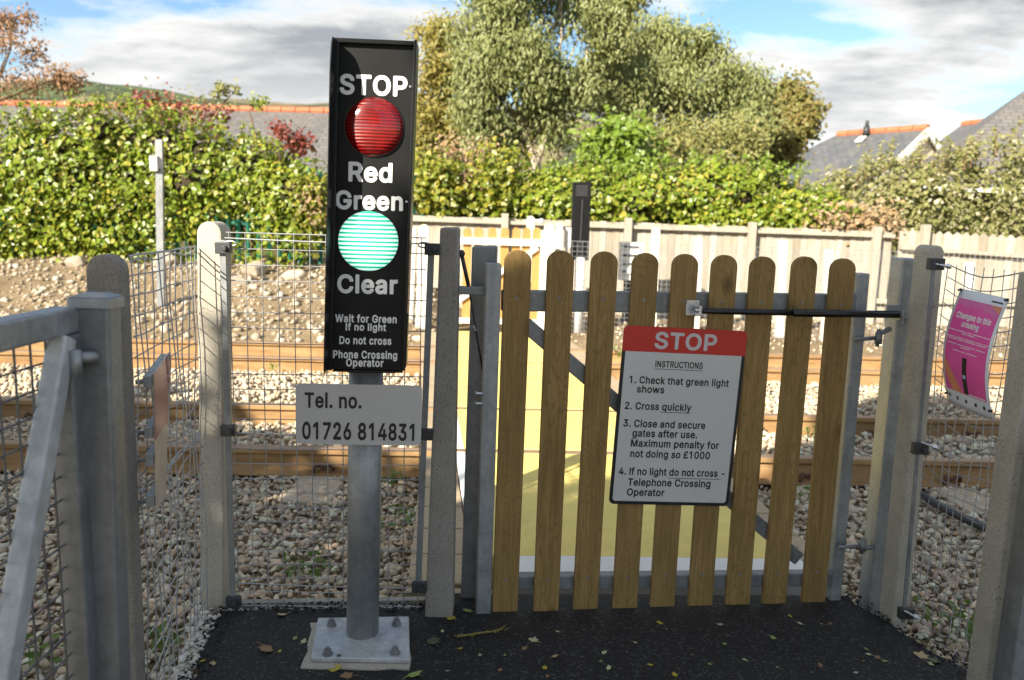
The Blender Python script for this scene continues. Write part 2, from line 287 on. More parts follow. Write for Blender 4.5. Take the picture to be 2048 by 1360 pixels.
def m_lens(name, col, em=None, centre=None, rad=.09):
    t = NT(name); w = t.n('ShaderNodeTexWave', {'Vector': t.co(), 'Scale': 27.0 if em else 36.0, 'Distortion': 0.0}, wave_type='BANDS', bands_direction='Z').outputs['Fac']
    t.bump(w, 0.5, 0.003); t.fin(col, 0.4, 0, 0.25); t.b.inputs['Coat Weight'].default_value = 1.0; t.b.inputs['Coat Roughness'].default_value = 0.12
    if em:
        c = t.ramp(w, [(0.05, (0.0, 0.34, 0.15)), (0.26, (0.02, 0.62, 0.36)), (0.5, (0.40, 0.82, 0.68)), (0.8, (0.9, 1.0, 0.96))])
        dd_ = t.n('ShaderNodeVectorMath', {0: t.co(), 1: tuple(centre)}, operation='DISTANCE').outputs['Value']; k = t.ramp(t.n('ShaderNodeMath', {0: dd_, 1: rad}, operation='DIVIDE').outputs[0], [(0.0, em), (0.55, em * .8), (0.85, em * .5), (1.0, em * .34)])
        t.set(t.b.inputs['Emission Color'], c); t.set(t.b.inputs['Emission Strength'], k)
    else:
        v = t.n('ShaderNodeTexWave', {'Vector': t.co(), 'Scale': 55.0}, wave_type='BANDS', bands_direction='X').outputs['Fac']
        n = t.noise(14, 3, 0.6); k = t.mix(0.5, t.ramp(w, [(0.2, 0.5), (0.6, 1.0)]), t.ramp(v, [(0.2, 0.7), (0.6, 1.0)]), 'MULTIPLY')
        t.set(t.b.inputs['Base Color'], t.mix(1.0, t.ramp(n, [(0.35, tuple(x * .5 for x in col)), (0.65, col)]), k, 'MULTIPLY'))
    return t.m
M['red_lens'] = m_lens('red lens', (0.30, 0.004, 0.004))
M['ivy'] = m_leaf('ivy leaves', [(0.09, 0.145, 0.013), (0.181, 0.254, 0.02), (0.258, 0.314, 0.029), (0.129, 0.193, 0.017), (0.322, 0.339, 0.039), (0.386, 0.314, 0.056)], 0.3, 0.34)
M['ivy_yellow'] = m_leaf('yellowing leaves', [(0.14, 0.19, 0.02), (0.30, 0.29, 0.03), (0.09, 0.14, 0.015), (0.38, 0.31, 0.035), (0.18, 0.20, 0.025)], 0.3, 0.4)
M['euc'] = m_leaf('blue green eucalyptus leaves', [(0.133, 0.161, 0.052), (0.211, 0.237, 0.084), (0.286, 0.309, 0.126), (0.166, 0.197, 0.057), (0.253, 0.248, 0.072)], 0.26, 0.42)
M['olive'] = m_leaf('olive green leaves', [(0.155, 0.162, 0.047), (0.257, 0.243, 0.074), (0.203, 0.209, 0.061), (0.324, 0.27, 0.095), (0.162, 0.189, 0.068)], 0.33, 0.5)
M['birch'] = m_leaf('yellow birch leaves', [(0.264, 0.231, 0.05), (0.396, 0.319, 0.077), (0.22, 0.209, 0.055), (0.462, 0.363, 0.099), (0.308, 0.242, 0.077)], 0.43, 0.5)
M['autumn'] = m_leaf('brown autumn leaves', [(0.195, 0.182, 0.046), (0.247, 0.189, 0.052), (0.156, 0.169, 0.039), (0.286, 0.176, 0.065), (0.195, 0.195, 0.052)], 0.36, 0.55)
M['russet'] = m_leaf('russet leaves', [(0.28, 0.14, 0.07), (0.36, 0.19, 0.10), (0.24, 0.14, 0.08), (0.40, 0.23, 0.13)], 0.25, 0.6)
M['red_leaf'] = m_leaf('dark red leaves', [(0.165, 0.019, 0.017), (0.24, 0.038, 0.03), (0.12, 0.022, 0.017), (0.27, 0.068, 0.038)], 0.33, 0.5)
M['clematis'] = m_leaf('pale seed heads and olive leaves', [(0.196, 0.207, 0.057), (0.299, 0.287, 0.103), (0.149, 0.184, 0.046), (0.23, 0.218, 0.081), (0.184, 0.196, 0.057), (0.265, 0.23, 0.098), (0.632, 0.575, 0.448)], 0.33, 0.6)
M['laurel'] = m_leaf('bright green leaves', [(0.094, 0.176, 0.015), (0.154, 0.242, 0.022), (0.209, 0.275, 0.039), (0.11, 0.187, 0.017)], 0.36, 0.4)
M['dead'] = m_leaf('dry brown leaves', [(0.30, 0.20, 0.11), (0.38, 0.28, 0.17), (0.24, 0.17, 0.09), (0.40, 0.22, 0.10)], 0.2, 0.7)
M['weed'] = m_leaf('weeds', [(0.06, 0.13, 0.02), (0.10, 0.18, 0.03), (0.13, 0.19, 0.04)], 0.3, 0.5)
M['shade_leaf'] = m_leaf('shade tree leaves', [(0.05, 0.08, 0.02), (0.08, 0.11, 0.025), (0.10, 0.12, 0.03)], 0.08, 0.6)
def m_hill():
    t = NT('hill fields'); v = t.n('ShaderNodeTexVoronoi', {'Vector': t.co((1, 1, 1)), 'Scale': 0.018}); s_ = t.n('ShaderNodeSeparateColor', {0: v.outputs['Color']}).outputs[0]
    c = t.ramp(s_, [(0.0, (0.09, 0.12, 0.055)), (0.3, (0.15, 0.16, 0.075)), (0.55, (0.20, 0.165, 0.10)), (0.8, (0.11, 0.14, 0.06)), (1.0, (0.17, 0.15, 0.10))], 'CONSTANT')
    e = t.n('ShaderNodeTexVoronoi', {'Vector': t.co(), 'Scale': 0.018}, feature='DISTANCE_TO_EDGE').outputs['Distance']; n = t.noise(0.06, 6, 0.7)
    c = t.mix(t.ramp(e, [(0.05, 0.9), (0.11, 0.0)]), c, (0.05, 0.065, 0.04)); c = t.mix(t.ramp(n, [(0.52, 0.0), (0.6, 0.75)]), c, (0.055, 0.07, 0.045)); return t.fin(c, 0.95, 0, 0.1)
M['hill'] = m_hill()

